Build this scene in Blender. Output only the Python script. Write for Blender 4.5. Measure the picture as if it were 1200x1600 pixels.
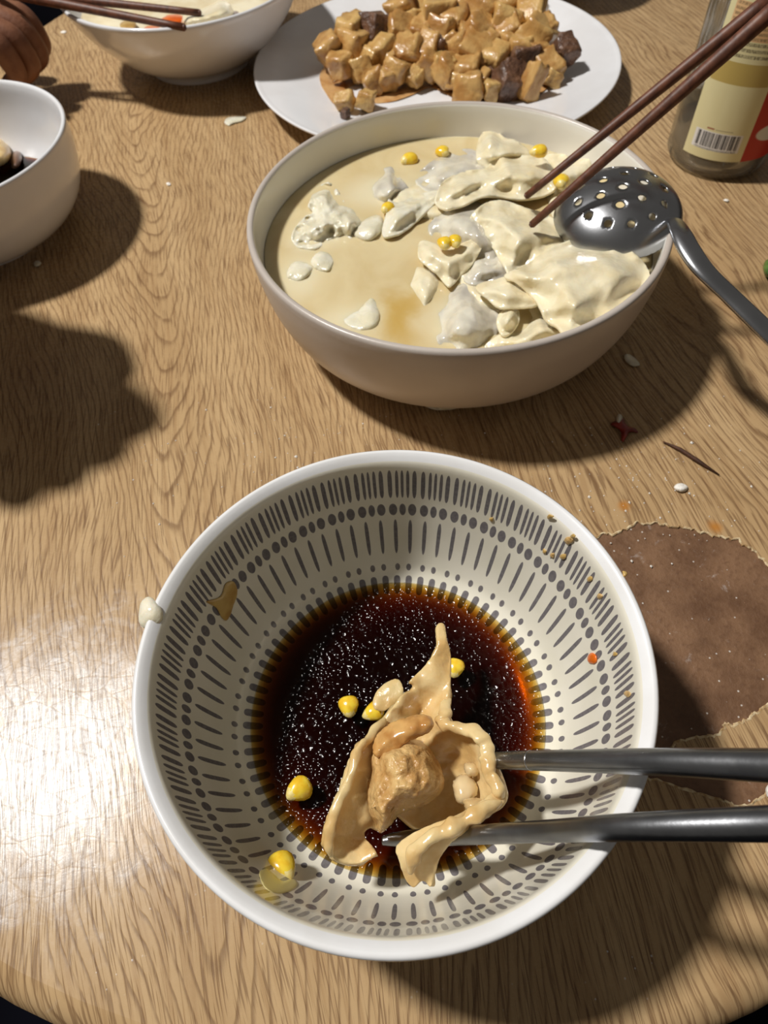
import bpy, bmesh, math, random
import numpy as np
from mathutils import Vector, Matrix, noise
from mathutils.geometry import delaunay_2d_cdt

for _o in list(bpy.data.objects):
    bpy.data.objects.remove(_o, do_unlink=True)
random.seed(7)
S = bpy.context.scene
COL = S.collection
PI = math.pi

# ------------------------------------------------------------------ camera
F_PX, PITCH, ROLL, CAM_H = 1060.0, math.radians(56.25), math.radians(-4.5), 0.285
_fw = np.array([0, math.cos(PITCH), -math.sin(PITCH)])
_u0 = np.array([0, math.sin(PITCH), math.cos(PITCH)])
_r0 = np.array([1.0, 0, 0])
_rt = math.cos(ROLL) * _r0 + math.sin(ROLL) * _u0
_up = -math.sin(ROLL) * _r0 + math.cos(ROLL) * _u0
_C = np.array([0, 0, CAM_H])
cam_data = bpy.data.cameras.new('camera')
cam = bpy.data.objects.new('camera', cam_data)
COL.objects.link(cam)
cam.matrix_world = Matrix(((_rt[0], _up[0], -_fw[0], _C[0]), (_rt[1], _up[1], -_fw[1], _C[1]),
                           (_rt[2], _up[2], -_fw[2], _C[2]), (0, 0, 0, 1)))
cam_data.sensor_fit = 'VERTICAL'
cam_data.sensor_height = 36.0
cam_data.lens = F_PX * 36.0 / 1600.0
cam_data.clip_start = 0.01
cam_data.dof.use_dof = True
cam_data.dof.focus_distance = 0.235
cam_data.dof.aperture_fstop = 20.0
S.camera = cam

# ------------------------------------------------------------------ world and lamp
w = bpy.data.worlds.new('room_light')
S.world = w
w.use_nodes = True
w.node_tree.nodes['Background'].inputs[0].default_value = (1.0, 0.93, 0.84, 1)
w.node_tree.nodes['Background'].inputs[1].default_value = 0.10
lamp_data = bpy.data.lights.new('ceiling_lamp', 'POINT')
lamp_data.energy = 320.0
lamp_data.color = (1.0, 0.965, 0.915)
lamp_data.shadow_soft_size = 0.12
lamp = bpy.data.objects.new('ceiling_lamp', lamp_data)
lamp.location = (-1.28, 0.70, 2.35)
COL.objects.link(lamp)
S.view_settings.view_transform = 'Standard'
S.view_settings.look = 'None'
S.view_settings.gamma = 1.0
S.view_settings.use_curve_mapping = False
S.view_settings.exposure = 0.0


# ------------------------------------------------------------------ maths helpers
def ray(px, py):
    return _rt * (px - 600) / F_PX - _up * (py - 800) / F_PX + _fw


def at(px, py, z=0.0):
    """world point where the sight line of a photo pixel meets height z"""
    d = ray(px, py)
    return Vector(_C + d * (z - CAM_H) / d[2])


def atd(px, py, depth):
    return Vector(_C + ray(px, py) * depth)


def srgb(r, g, b):
    def f(c):
        c /= 255.0
        return c / 12.92 if c <= 0.04045 else ((c + 0.055) / 1.055) ** 2.4
    return (f(r), f(g), f(b), 1.0)


def catmull(pts, n=6, closed=True):
    out = []
    m = len(pts)
    rng = range(m) if closed else range(m - 1)
    for i in rng:
        if closed:
            p0, p1, p2, p3 = pts[i - 1], pts[i], pts[(i + 1) % m], pts[(i + 2) % m]
        else:
            p0, p1, p2, p3 = pts[max(i - 1, 0)], pts[i], pts[i + 1], pts[min(i + 2, m - 1)]
        for k in range(n):
            t = k / n
            out.append(tuple(0.5 * (2 * b + (c - a) * t + (2 * a - 5 * b + 4 * c - d) * t * t + (3 * b - a - 3 * c + d) * t ** 3)
                             for a, b, c, d in zip(p0, p1, p2, p3)))
    if not closed:
        out.append(tuple(pts[-1]))
    return out


def rbf(ctrl):
    P = np.array([(c[0], c[1]) for c in ctrl], float)
    Z = np.array([c[2] for c in ctrl], float)
    n = len(P)
    D = np.hypot(P[:, None, 0] - P[None, :, 0], P[:, None, 1] - P[None, :, 1])
    A = np.zeros((n + 1, n + 1))
    A[:n, :n] = D + np.eye(n) * 1e-6
    A[:n, n] = A[n, :n] = 1
    s = np.linalg.solve(A, np.r_[Z, 0])

    def f(x, y):
        return float((np.hypot(P[:, 0] - x, P[:, 1] - y) * s[:n]).sum() + s[n])
    return f


# ------------------------------------------------------------------ object helpers
def link(name, me, mats=(), smooth=True):
    o = bpy.data.objects.new(name, me)
    COL.objects.link(o)
    for m in mats if isinstance(mats, (list, tuple)) else [mats]:
        if m.name not in me.materials:
            me.materials.append(m)
    if smooth:
        me.polygons.foreach_set('use_smooth', [True] * len(me.polygons))
    return o


def mesh(name, verts, faces):
    me = bpy.data.meshes.new(name)
    me.from_pydata([tuple(v) for v in verts], [], faces)
    me.update()
    return me


def recenter(o):
    me = o.data
    n = len(me.vertices)
    co = np.empty(n * 3, np.float32)
    me.vertices.foreach_get('co', co)
    co = co.reshape(-1, 3)
    c = (co.min(0) + co.max(0)) / 2
    c[2] = co[:, 2].min()
    co -= c
    me.vertices.foreach_set('co', co.ravel())
    me.update()
    o.location = Vector(o.location) + Vector(c.tolist())
    return o


def tag(o, label, cat, group=None):
    o['label'] = label
    o['category'] = cat
    if group:
        o['group'] = group
    return o


def thing(name, loc, label, cat, group=None):
    o = bpy.data.objects.new(name, None)
    o.empty_display_size = 0.01
    o.location = loc
    COL.objects.link(o)
    return tag(o, label, cat, group)


def under(child, parent):
    """make child a part; its mesh keeps world coordinates"""
    child.parent = parent
    child.matrix_parent_inverse = Matrix.Translation(-world_loc(parent))
    return child


def world_loc(o):
    v = Vector(o.location)
    if o.parent:
        v += world_loc(o.parent) + o.matrix_parent_inverse.translation
    return v


def subsurf(o, lv=1):
    m = o.modifiers.new('subsurf', 'SUBSURF')
    m.levels = lv
    m.render_levels = lv
    return o


def lathe_data(profile, segs=96, center=(0, 0)):
    """profile: list of (r, z); returns verts, faces, uvs per loop (u angle, v arc length in metres)"""
    vs, fs, uv = [], [], []
    arc = [0.0]
    for a, b in zip(profile, profile[1:]):
        arc.append(arc[-1] + math.hypot(b[0] - a[0], b[1] - a[1]))
    idx = []
    for r, z in profile:
        if r < 1e-6:
            idx.append([len(vs)])
            vs.append((center[0], center[1], z))
        else:
            idx.append(list(range(len(vs), len(vs) + segs)))
            for k in range(segs):
                t = 2 * PI * k / segs
                vs.append((center[0] + r * math.cos(t), center[1] + r * math.sin(t), z))
    for i in range(len(profile) - 1):
        A, B = idx[i], idx[i + 1]
        for k in range(segs):
            k2 = (k + 1) % segs
            u0, u1 = k / segs, (k + 1) / segs
            if len(A) == 1 and len(B) == 1:
                continue
            if len(A) == 1:
                fs.append((A[0], B[k2], B[k])); uv.append(((u0, arc[i]), (u1, arc[i + 1]), (u0, arc[i + 1])))
            elif len(B) == 1:
                fs.append((A[k], A[k2], B[0])); uv.append(((u0, arc[i]), (u1, arc[i]), (u0, arc[i + 1])))
            else:
                fs.append((A[k], A[k2], B[k2], B[k])); uv.append(((u0, arc[i]), (u1, arc[i]), (u1, arc[i + 1]), (u0, arc[i + 1])))
    return vs, fs, uv, arc


def lathe(name, profile, mats, segs=96, center=(0, 0), matfn=None):
    vs, fs, uv, arc = lathe_data(profile, segs, center)
    me = mesh(name, vs, fs)
    l = me.uv_layers.new(name='uv')
    flat = [c for f in uv for p in f for c in p]
    l.data.foreach_set('uv', flat)
    o = link(name, me, mats)
    if matfn:
        for p in me.polygons:
            p.material_index = matfn(p.index // segs)
    return o


def smooth_profile(pts, n=5):
    return [(max(p[0], 0.0), p[1]) for p in catmull(pts, n, closed=False)]


def tube(name, path, radii, mat, segs=16, flat=1.0, cap=True):
    """round bar through path points; flat < 1 squashes it along its local up axis"""
    path = [Vector(p) for p in path]
    vs, fs = [], []
    n = len(path)
    for i, p in enumerate(path):
        t = (path[min(i + 1, n - 1)] - path[max(i - 1, 0)]).normalized()
        side = t.cross(Vector((0, 0, 1)))
        if side.length < 1e-4:
            side = Vector((1, 0, 0))
        side.normalize()
        upv = side.cross(t).normalized()
        r = radii[i]
        fl = flat[i] if isinstance(flat, (list, tuple)) else flat
        for k in range(segs):
            a = 2 * PI * k / segs
            vs.append(p + side * (r * math.cos(a)) + upv * (r * fl * math.sin(a)))
    for i in range(n - 1):
        for k in range(segs):
            k2 = (k + 1) % segs
            fs.append((i * segs + k, i * segs + k2, (i + 1) * segs + k2, (i + 1) * segs + k))
    if cap:
        fs.append(tuple(reversed(range(segs))))
        fs.append(tuple(range((n - 1) * segs, n * segs)))
    return link(name, mesh(name, vs, fs), mat)


def poly_tri(outline, step, holes=(), jitter=0.25):
    """triangulate a 2D polygon with interior points; returns 2D points and triangles"""
    pts = [Vector((p[0], p[1])) for p in outline]
    loops = [list(range(len(pts)))]
    for h in holes:
        s = len(pts)
        pts += [Vector((p[0], p[1])) for p in h]
        loops.append(list(range(s, len(pts)))[::-1])
    ox = np.array([p[0] for p in outline]); oy = np.array([p[1] for p in outline])

    def inside(x, y, X, Y):
        X2, Y2 = np.roll(X, -1), np.roll(Y, -1)
        c = ((Y > y) != (Y2 > y))
        with np.errstate(divide='ignore', invalid='ignore'):
            xi = (X2 - X) * (y - Y) / (Y2 - Y) + X
        return bool((c & (x < xi)).sum() % 2)
    hol = [(np.array([p[0] for p in h]), np.array([p[1] for p in h])) for h in holes]
    rs = random.Random(3)
    y = oy.min()
    row = 0
    while y < oy.max():
        x = ox.min() + (row % 2) * step / 2
        while x < ox.max():
            xx = x + rs.uniform(-1, 1) * jitter * step
            yy = y + rs.uniform(-1, 1) * jitter * step
            if inside(xx, yy, ox, oy) and np.min(np.hypot(ox - xx, oy - yy)) > step * 0.45 \
                    and not any(inside(xx, yy, *h) or np.min(np.hypot(h[0] - xx, h[1] - yy)) < step * 0.45 for h in hol):
                pts.append(Vector((xx, yy)))
            x += step
        y += step * 0.87
        row += 1
    v2, e2, f2, *_ = delaunay_2d_cdt(pts, [], loops, 2 if holes else 1, 1e-9)
    P = [(v.x, v.y) for v in v2]
    T = []
    for f in f2:
        cx = sum(P[i][0] for i in f) / len(f); cy = sum(P[i][1] for i in f) / len(f)
        if not inside(cx, cy, ox, oy) or any(inside(cx, cy, *h) for h in hol):
            continue
        a = (P[f[1]][0] - P[f[0]][0]) * (P[f[2]][1] - P[f[0]][1]) - (P[f[1]][1] - P[f[0]][1]) * (P[f[2]][0] - P[f[0]][0])
        T.append(tuple(f) if a > 0 else tuple(reversed(f)))
    return P, T


def edge_dist(outline):
    A = np.array(outline, float); B = np.roll(A, -1, 0)

    def f(x, y):
        ab = B - A
        t = ((x - A[:, 0]) * ab[:, 0] + (y - A[:, 1]) * ab[:, 1]) / np.maximum((ab ** 2).sum(1), 1e-9)
        t = np.clip(t, 0, 1)
        return float(np.min(np.hypot(x - A[:, 0] - t * ab[:, 0], y - A[:, 1] - t * ab[:, 1])))
    return f


def sheet(name, outline, mat, z=0.0, ctrl=None, dome=0.0, dome_px=40.0, thick=0.0016, step=8.0, rough=0.0,
          rscale=90.0, wave=0.0, sm=3, seed=0, level=1, power=0.6, zfun=None, edge_jit=0.0):
    """a soft skin or lump: outline in photo pixels, its own height field, thickness and rounded edge"""
    ol = catmull(outline, sm) if sm > 1 else [tuple(p) for p in outline]
    if edge_jit:
        rs = random.Random(seed + 11)
        ol = [(p[0] + rs.uniform(-1, 1) * edge_jit, p[1] + rs.uniform(-1, 1) * edge_jit) for p in ol]
    P, T = poly_tri(ol, step)
    zf = rbf(ctrl) if ctrl else None
    ed = edge_dist(ol)
    vs = []
    off = Vector((seed * 3.1, seed * 1.7, seed * 0.9))
    for x, y in P:
        zz = zf(x, y) if zf else (zfun(x, y) if zfun else z)
        if dome:
            d = min(ed(x, y) / dome_px, 1.0)
            if power < 0:
                t = min(max((d - 0.18) / 0.82, 0), 1)
                zz += dome * (t * t * (3 - 2 * t)) ** 0.8 + wave * 0.9 * (1 - t) * noise.noise(at(x, y, zz) * 95 + off)
            else:
                zz += dome * (1 - (1 - d) ** 2) ** power
        p = at(x, y, zz)
        if rough:
            zz += rough * noise.fractal(p * rscale + off, 0.8, 2.0, 3)
        if wave:
            zz += wave * noise.noise(p * 38 + off)
        vs.append(at(x, y, zz))
    # image y points down, so flip the winding to face up
    me = mesh(name, vs, [tuple(reversed(t)) for t in T])
    o = link(name, me, mat)
    m = o.modifiers.new('solid', 'SOLIDIFY')
    m.thickness = thick
    m.offset = -1.0
    subsurf(o, level)
    return o


# ------------------------------------------------------------------ material helpers
class NT:
    def __init__(self, name):
        self.m = bpy.data.materials.new(name)
        self.m.use_nodes = True
        self.t = self.m.node_tree
        self.b = self.t.nodes['Principled BSDF']
        self.out = self.t.nodes['Material Output']

    def new(self, typ, **kw):
        n = self.t.nodes.new(typ)
        for k, v in kw.items():
            setattr(n, k, v)
        return n

    def put(self, sock, v):
        if isinstance(v, bpy.types.NodeSocket):
            self.t.links.new(v, sock)
        else:
            sock.default_value = v

    def math(self, op, a, b=0.0, c=0.0, clamp=False):
        n = self.new('ShaderNodeMath', operation=op, use_clamp=clamp)
        self.put(n.inputs[0], a); self.put(n.inputs[1], b); self.put(n.inputs[2], c)
        return n.outputs[0]

    def mix(self, f, a, b, mode='MIX'):
        n = self.new('ShaderNodeMix', data_type='RGBA', blend_type=mode)
        self.put(n.inputs[0], f); self.put(n.inputs[6], a); self.put(n.inputs[7], b)
        return n.outputs[2]

    def coord(self, kind='Object'):
        return self.new('ShaderNodeTexCoord').outputs[kind]

    def mapping(self, vec, scale=(1, 1, 1), rot=(0, 0, 0), loc=(0, 0, 0)):
        n = self.new('ShaderNodeMapping')
        self.put(n.inputs['Vector'], vec)
        n.inputs['Scale'].default_value = scale
        n.inputs['Rotation'].default_value = rot
        n.inputs['Location'].default_value = loc
        return n.outputs[0]

    def noise(self, vec, scale, detail=3.0, rough=0.5, dist=0.0):
        n = self.new('ShaderNodeTexNoise')
        self.put(n.inputs['Vector'], vec)
        n.inputs['Scale'].default_value = scale
        n.inputs['Detail'].default_value = detail
        n.inputs['Roughness'].default_value = rough
        n.inputs['Distortion'].default_value = dist
        return n.outputs[0]

    def voronoi(self, vec, scale, feature='F1', out=0):
        n = self.new('ShaderNodeTexVoronoi', feature=feature)
        self.put(n.inputs['Vector'], vec)
        n.inputs['Scale'].default_value = scale
        return n.outputs[out]

    def ss(self, v, a, b):
        n = self.new('ShaderNodeMapRange', interpolation_type='SMOOTHSTEP')
        self.put(n.inputs[0], v)
        n.inputs[1].default_value = a; n.inputs[2].default_value = b
        return n.outputs[0]

    def xyz(self, vec):
        n = self.new('ShaderNodeSeparateXYZ')
        self.put(n.inputs[0], vec)
        return n.outputs

    def vec(self, x, y, z=0.0):
        n = self.new('ShaderNodeCombineXYZ')
        self.put(n.inputs[0], x); self.put(n.inputs[1], y); self.put(n.inputs[2], z)
        return n.outputs[0]

    def bump(self, h, dist, strength=1.0):
        n = self.new('ShaderNodeBump')
        n.inputs['Strength'].default_value = strength
        n.inputs['Distance'].default_value = dist
        self.put(n.inputs['Height'], h)
        self.put(self.b.inputs['Normal'], n.outputs[0])
        return n.outputs[0]

    def set(self, **kw):
        names = dict(color='Base Color', rough='Roughness', metal='Metallic', sss='Subsurface Weight', spec='Specular IOR Level',
                     coat='Coat Weight', coat_rough='Coat Roughness', ior='IOR', trans='Transmission Weight', alpha='Alpha')
        for k, v in kw.items():
            self.put(self.b.inputs[names[k]], v)
        return self


def simple(name, c1, c2, scale=60, rough=0.4, bump=0.0, bscale=None, sss=0.0, coat=0.0, metal=0.0, lo=0.35, hi=0.65, srad=0.004, spec=0.5):
    n = NT(name)
    co = n.coord()
    n.set(color=n.mix(n.ss(n.noise(co, scale, 4), lo, hi), c1, c2), rough=rough, metal=metal, spec=spec)
    if bump:
        n.bump(n.noise(co, bscale or scale * 4, 4), bump)
    if sss:
        n.set(sss=sss)
        n.b.inputs['Subsurface Radius'].default_value = (1.0, 0.7, 0.45)
        n.b.inputs['Subsurface Scale'].default_value = srad
    if coat:
        n.set(coat=coat, coat_rough=0.12)
    return n.m


def liquid(name, sigma, rough=0.03, bump=None, ior=1.36):
    """clear absorbing liquid: straight-through surface with a mirror film, coloured by depth"""
    n = NT(name)
    t = n.t
    t.nodes.remove(n.b)
    tr = n.new('ShaderNodeBsdfTransparent')
    gl = n.new('ShaderNodeBsdfGlossy')
    gl.inputs['Roughness'].default_value = rough
    fr = n.new('ShaderNodeFresnel')
    fr.inputs['IOR'].default_value = ior
    if bump:
        co = n.coord()
        h = bump(n, co)
        bn = n.new('ShaderNodeBump')
        bn.inputs['Distance'].default_value = 0.001
        bn.inputs['Strength'].default_value = 1.0
        n.put(bn.inputs['Height'], h)
        n.put(gl.inputs['Normal'], bn.outputs[0]); n.put(fr.inputs['Normal'], bn.outputs[0])
    geo = n.new('ShaderNodeNewGeometry')
    fac = n.math('MULTIPLY', fr.outputs[0], n.math('SUBTRACT', 1.0, geo.outputs['Backfacing']))
    mx = n.new('ShaderNodeMixShader')
    n.put(mx.inputs[0], fac)
    t.links.new(tr.outputs[0], mx.inputs[1]); t.links.new(gl.outputs[0], mx.inputs[2])
    t.links.new(mx.outputs[0], n.out.inputs['Surface'])
    d = max(sigma) * 1.05
    ab = n.new('ShaderNodeVolumeAbsorption')
    ab.inputs['Density'].default_value = d
    ab.inputs['Color'].default_value = tuple(1 - s / d for s in sigma) + (1,)
    t.links.new(ab.outputs[0], n.out.inputs['Volume'])
    return n.m


# ------------------------------------------------------------------ materials
GRAIN = math.radians(10.5)


def wood_material():
    n = NT('oak_laminate')
    co = n.coord()
    r = n.mapping(co, rot=(0, 0, -GRAIN))
    x, y, z = n.xyz(r)[0:3]
    # slow sideways wander of the grain
    wan = n.noise(n.vec(n.math('MULTIPLY', x, 9.0), n.math('MULTIPLY', y, 4.5)), 1.0, 2)
    xw = n.math('ADD', x, n.math('MULTIPLY', n.math('SUBTRACT', wan, 0.5), 0.05))
    c0 = Matrix.Rotation(-GRAIN, 3, 'Z') @ at(238, 420)
    c1 = Matrix.Rotation(-GRAIN, 3, 'Z') @ at(1330, 800)

    jig = n.noise(n.vec(n.math('MULTIPLY', x, 36.0), n.math('MULTIPLY', y, 12.0)), 1.0, 2, 0.5)
    jig2 = n.noise(n.vec(n.math('MULTIPLY', x, 330.0), n.math('MULTIPLY', y, 85.0)), 1.0, 2, 0.6)

    def cath(cx, fx, fy, w):
        dx = n.math('SUBTRACT', xw, cx)
        h = n.math('SQRT', n.math('ADD', n.math('MULTIPLY', dx, dx), w * w))
        ph = n.math('SUBTRACT', n.math('MULTIPLY', y, fy), n.math('MULTIPLY', h, fx))
        ph = n.math('ADD', ph, n.math('ADD', n.math('MULTIPLY', jig, 2.4), n.math('MULTIPLY', jig2, 0.24)))
        fr = n.math('FRACT', ph)
        return n.math('MULTIPLY', n.ss(fr, 0.40, 0.80), n.math('SUBTRACT', 1.0, n.ss(fr, 0.84, 0.98)))
    a = cath(c0.x, 280.0, 44.0, 0.013)
    b = cath(c1.x, 210.0, 14.0, 0.02)
    sel = n.ss(n.math('ADD', xw, n.math('MULTIPLY', y, -0.12)), 0.03, 0.09)
    line = n.math('ADD', n.math('MULTIPLY', a, n.math('SUBTRACT', 1.0, sel)), n.math('MULTIPLY', b, sel))
    pore = n.noise(n.vec(n.math('MULTIPLY', xw, 1250.0), n.math('MULTIPLY', y, 42.0)), 1.0, 2, 0.5)
    pore2 = n.noise(n.vec(n.math('MULTIPLY', xw, 420.0), n.math('MULTIPLY', y, 16.0)), 1.0, 2, 0.5)
    brk = n.noise(n.vec(n.math('MULTIPLY', x, 110.0), n.math('MULTIPLY', y, 60.0)), 1.0, 3)
    lmask = n.math('MULTIPLY', n.math('POWER', line, 3.0), n.ss(brk, 0.25, 0.55))
    tone = n.noise(n.vec(n.math('MULTIPLY', xw, 34.0), n.math('MULTIPLY', y, 5.0)), 1.0, 3)
    col = n.mix(n.ss(tone, 0.3, 0.7), srgb(196, 166, 124), srgb(180, 149, 108))
    col = n.mix(n.math('MULTIPLY', n.ss(pore2, 0.48, 0.66), 0.45), col, srgb(158, 124, 86))
    col = n.mix(n.math('MULTIPLY', lmask, 0.60), col, srgb(108, 78, 52))
    col = n.mix(n.math('MULTIPLY', n.ss(pore, 0.52, 0.63), 0.60), col, srgb(112, 82, 56))
    # flour dusting and painted lamp glare, whitened together in one smeared mask
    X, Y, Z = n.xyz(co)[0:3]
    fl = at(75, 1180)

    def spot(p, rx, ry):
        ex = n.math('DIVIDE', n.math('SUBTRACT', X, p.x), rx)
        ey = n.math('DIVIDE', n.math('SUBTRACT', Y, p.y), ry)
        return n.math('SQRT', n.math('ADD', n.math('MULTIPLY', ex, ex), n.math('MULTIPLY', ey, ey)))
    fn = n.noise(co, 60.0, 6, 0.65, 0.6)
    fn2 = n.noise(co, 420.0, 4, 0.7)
    flour_glare = n.math('SUBTRACT', 1.0, n.ss(n.math('ADD', spot(fl, 0.066, 0.072), n.math('MULTIPLY', n.math('SUBTRACT', fn, 0.5), 1.6)), 0.2, 1.05))
    flour_glare = n.math('MULTIPLY', flour_glare, n.math('ADD', 0.45, n.math('MULTIPLY', n.ss(fn2, 0.35, 0.7), 0.40)))
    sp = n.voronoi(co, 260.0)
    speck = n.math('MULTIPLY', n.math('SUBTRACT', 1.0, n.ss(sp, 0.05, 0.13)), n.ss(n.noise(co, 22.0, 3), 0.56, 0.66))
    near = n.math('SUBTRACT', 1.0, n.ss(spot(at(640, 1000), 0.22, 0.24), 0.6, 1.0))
    flour_glare = n.math('MAXIMUM', flour_glare, n.math('MULTIPLY', n.math('MULTIPLY', speck, near), 0.7))
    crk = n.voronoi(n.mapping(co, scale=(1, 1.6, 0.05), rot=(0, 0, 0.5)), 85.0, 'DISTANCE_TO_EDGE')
    flour_glare = n.math('MULTIPLY', flour_glare, n.math('ADD', 0.55, n.math('MULTIPLY', n.ss(n.math('ADD', crk, n.math('MULTIPLY', fn, 0.10)), 0.05, 0.12), 0.45)))
    col = n.mix(flour_glare, col, srgb(238, 238, 240))
    for px, py, rr in ((975, 790, 0.0045), (1117, 823, 0.005)):
        m = n.math('SUBTRACT', 1.0, n.ss(n.math('ADD', spot(at(px, py), rr, rr), n.math('MULTIPLY', fn, 0.9)), 0.5, 1.5))
        col = n.mix(n.math('MULTIPLY', m, 0.85), col, srgb(184, 120, 46))
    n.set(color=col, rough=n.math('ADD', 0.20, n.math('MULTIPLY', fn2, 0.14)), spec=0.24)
    h = n.math('SUBTRACT', n.math('MULTIPLY', flour_glare, 0.6), n.math('ADD', n.math('MULTIPLY', n.ss(pore, 0.5, 0.7), 0.5), n.math('MULTIPLY', lmask, 0.4)))
    n.bump(h, 0.00016, 0.6)
    return n.m


M = {}
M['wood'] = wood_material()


def board_material():
    n = NT('bare_hardboard')
    co = n.coord()
    a = n.noise(co, 45, 5, 0.6)
    b = n.noise(co, 420, 3, 0.6)
    col = n.mix(n.ss(a, 0.3, 0.7), srgb(100, 70, 47), srgb(132, 99, 72))
    col = n.mix(n.math('MULTIPLY', n.ss(b, 0.5, 0.75), 0.4), col, srgb(82, 52, 32))
    f = n.math('MULTIPLY', n.ss(n.noise(co, 75, 6, 0.7, 0.8), 0.60, 0.75), 0.5)
    col = n.mix(f, col, srgb(196, 186, 180))
    sp = n.math('SUBTRACT', 1.0, n.ss(n.voronoi(co, 190.0), 0.05, 0.10))
    col = n.mix(n.math('MULTIPLY', sp, 0.8), col, srgb(220, 214, 206))
    n.set(color=col, rough=0.55)
    n.bump(b, 0.0004)
    return n.m


M['board'] = board_material()
M['torn'] = simple('torn_paper_edge', srgb(226, 208, 170), srgb(172, 138, 92), 300, 0.9, 0.0003)
M['floor'] = simple('dark_floor', srgb(12, 12, 20), srgb(8, 8, 14), 6, 0.9, spec=0.05)
M['leg'] = simple('dark_table_leg', srgb(70, 48, 30), srgb(56, 38, 24), 20, 0.5)
M['white'] = simple('white_porcelain', srgb(236, 237, 240), srgb(229, 229, 231), 25, 0.16, coat=0.3)
M['cream'] = simple('warm_grey_stoneware', srgb(198, 189, 180), srgb(189, 179, 170), 18, 0.32, 0.00005, 500)
M['cream_in'] = simple('ivory_glaze', srgb(236, 234, 226), srgb(230, 227, 218), 16, 0.22, coat=0.2)
M['ceramic'] = simple('white_glaze', srgb(240, 241, 243), srgb(233, 233, 233), 40, 0.2, 0.00005, 160, coat=0.3)
M['dough'] = simple('boiled_dough', srgb(243, 232, 201), srgb(233, 218, 180), 70, 0.24, 0.0004, 260, sss=0.25, coat=0.35)
M['dough_wet'] = simple('thin_wet_dough', srgb(230, 224, 206), srgb(194, 188, 176), 48, 0.16, 0.0004, 200, sss=0.2, coat=0.6)
M['dough_pale'] = simple('pale_dough_scrap', srgb(240, 234, 214), srgb(228, 220, 192), 90, 0.24, 0.0006, 260, sss=0.25, coat=0.4)
M['dough_soy'] = simple('soy_stained_dough', srgb(232, 206, 152), srgb(214, 176, 114), 75, 0.26, 0.0005, 240, sss=0.2, coat=0.35)
M['filling'] = simple('minced_filling', srgb(220, 184, 124), srgb(190, 144, 84), 120, 0.34, 0.0014, 330, sss=0.15, coat=0.3)
M['brown_strip'] = simple('soy_soaked_strip', srgb(220, 174, 108), srgb(184, 128, 66), 110, 0.2, 0.0004, 200, sss=0.15, coat=0.5)
M['onion'] = simple('cooked_onion', srgb(226, 204, 160), srgb(206, 176, 124), 90, 0.2, 0.0003, 200, sss=0.3, coat=0.5)
M['corn'] = simple('sweet_corn', srgb(250, 218, 70), srgb(240, 192, 44), 1.2, 0.22, 0.0001, 2.5, sss=0.2, coat=0.5)
M['corn_tip'] = simple('corn_germ', srgb(244, 228, 160), srgb(232, 206, 120), 2.0, 0.3, sss=0.2)
M['steel'] = simple('brushed_steel', srgb(186, 188, 192), srgb(178, 180, 184), 60, 0.27, 0.00002, 600, metal=1.0)
M['steel_rod'] = simple('worn_steel_rod', srgb(158, 160, 164), srgb(144, 146, 150), 120, 0.30, 0.00004, 500, metal=1.0)
M['potato'] = simple('stewed_potato', srgb(204, 164, 102), srgb(172, 124, 66), 1.6, 0.3, 0.0016, 3.5, sss=0.15, coat=0.35)
M['potato_pale'] = simple('pale_potato', srgb(214, 178, 114), srgb(186, 142, 80), 1.6, 0.32, 0.0016, 3.5, sss=0.15, coat=0.3)
M['meat'] = simple('stewed_meat', srgb(122, 88, 66), srgb(84, 58, 44), 1.8, 0.32, 0.003, 5.0, coat=0.35)
M['carrot'] = simple('carrot', srgb(236, 120, 30), srgb(216, 92, 18), 80, 0.3, sss=0.1, coat=0.3)
M['skin'] = simple('skin', srgb(150, 104, 78), srgb(128, 84, 62), 90, 0.5, 0.0003, 400, sss=0.1)
M['sleeve'] = simple('dark_sleeve', srgb(34, 30, 38), srgb(24, 22, 28), 200, 0.9, 0.0006, 600)
M['flour'] = simple('flour', srgb(246, 243, 236), srgb(234, 228, 216), 300, 0.85, 0.0004, 900)
M['chili'] = simple('red_chili', srgb(150, 34, 22), srgb(112, 22, 16), 150, 0.3, coat=0.3)
M['green'] = simple('green_leaf', srgb(96, 128, 60), srgb(70, 100, 44), 120, 0.4)
M['twig'] = simple('dark_splinter', srgb(84, 50, 28), srgb(60, 34, 18), 300, 0.7)


def chop_material():
    n = NT('red_brown_wood')
    co = n.coord()
    g = n.noise(co, 240, 4, 0.6)
    g2 = n.noise(n.mapping(co, scale=(300, 120, 120)), 1.0, 3)
    col = n.mix(n.ss(g, 0.3, 0.7), srgb(114, 68, 46), srgb(86, 50, 34))
    col = n.mix(n.math('MULTIPLY', n.ss(g2, 0.45, 0.7), 0.5), col, srgb(62, 30, 18))
    n.set(color=col, rough=0.5)
    n.bump(g2, 0.0002)
    return n.m


M['chop'] = chop_material()


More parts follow.
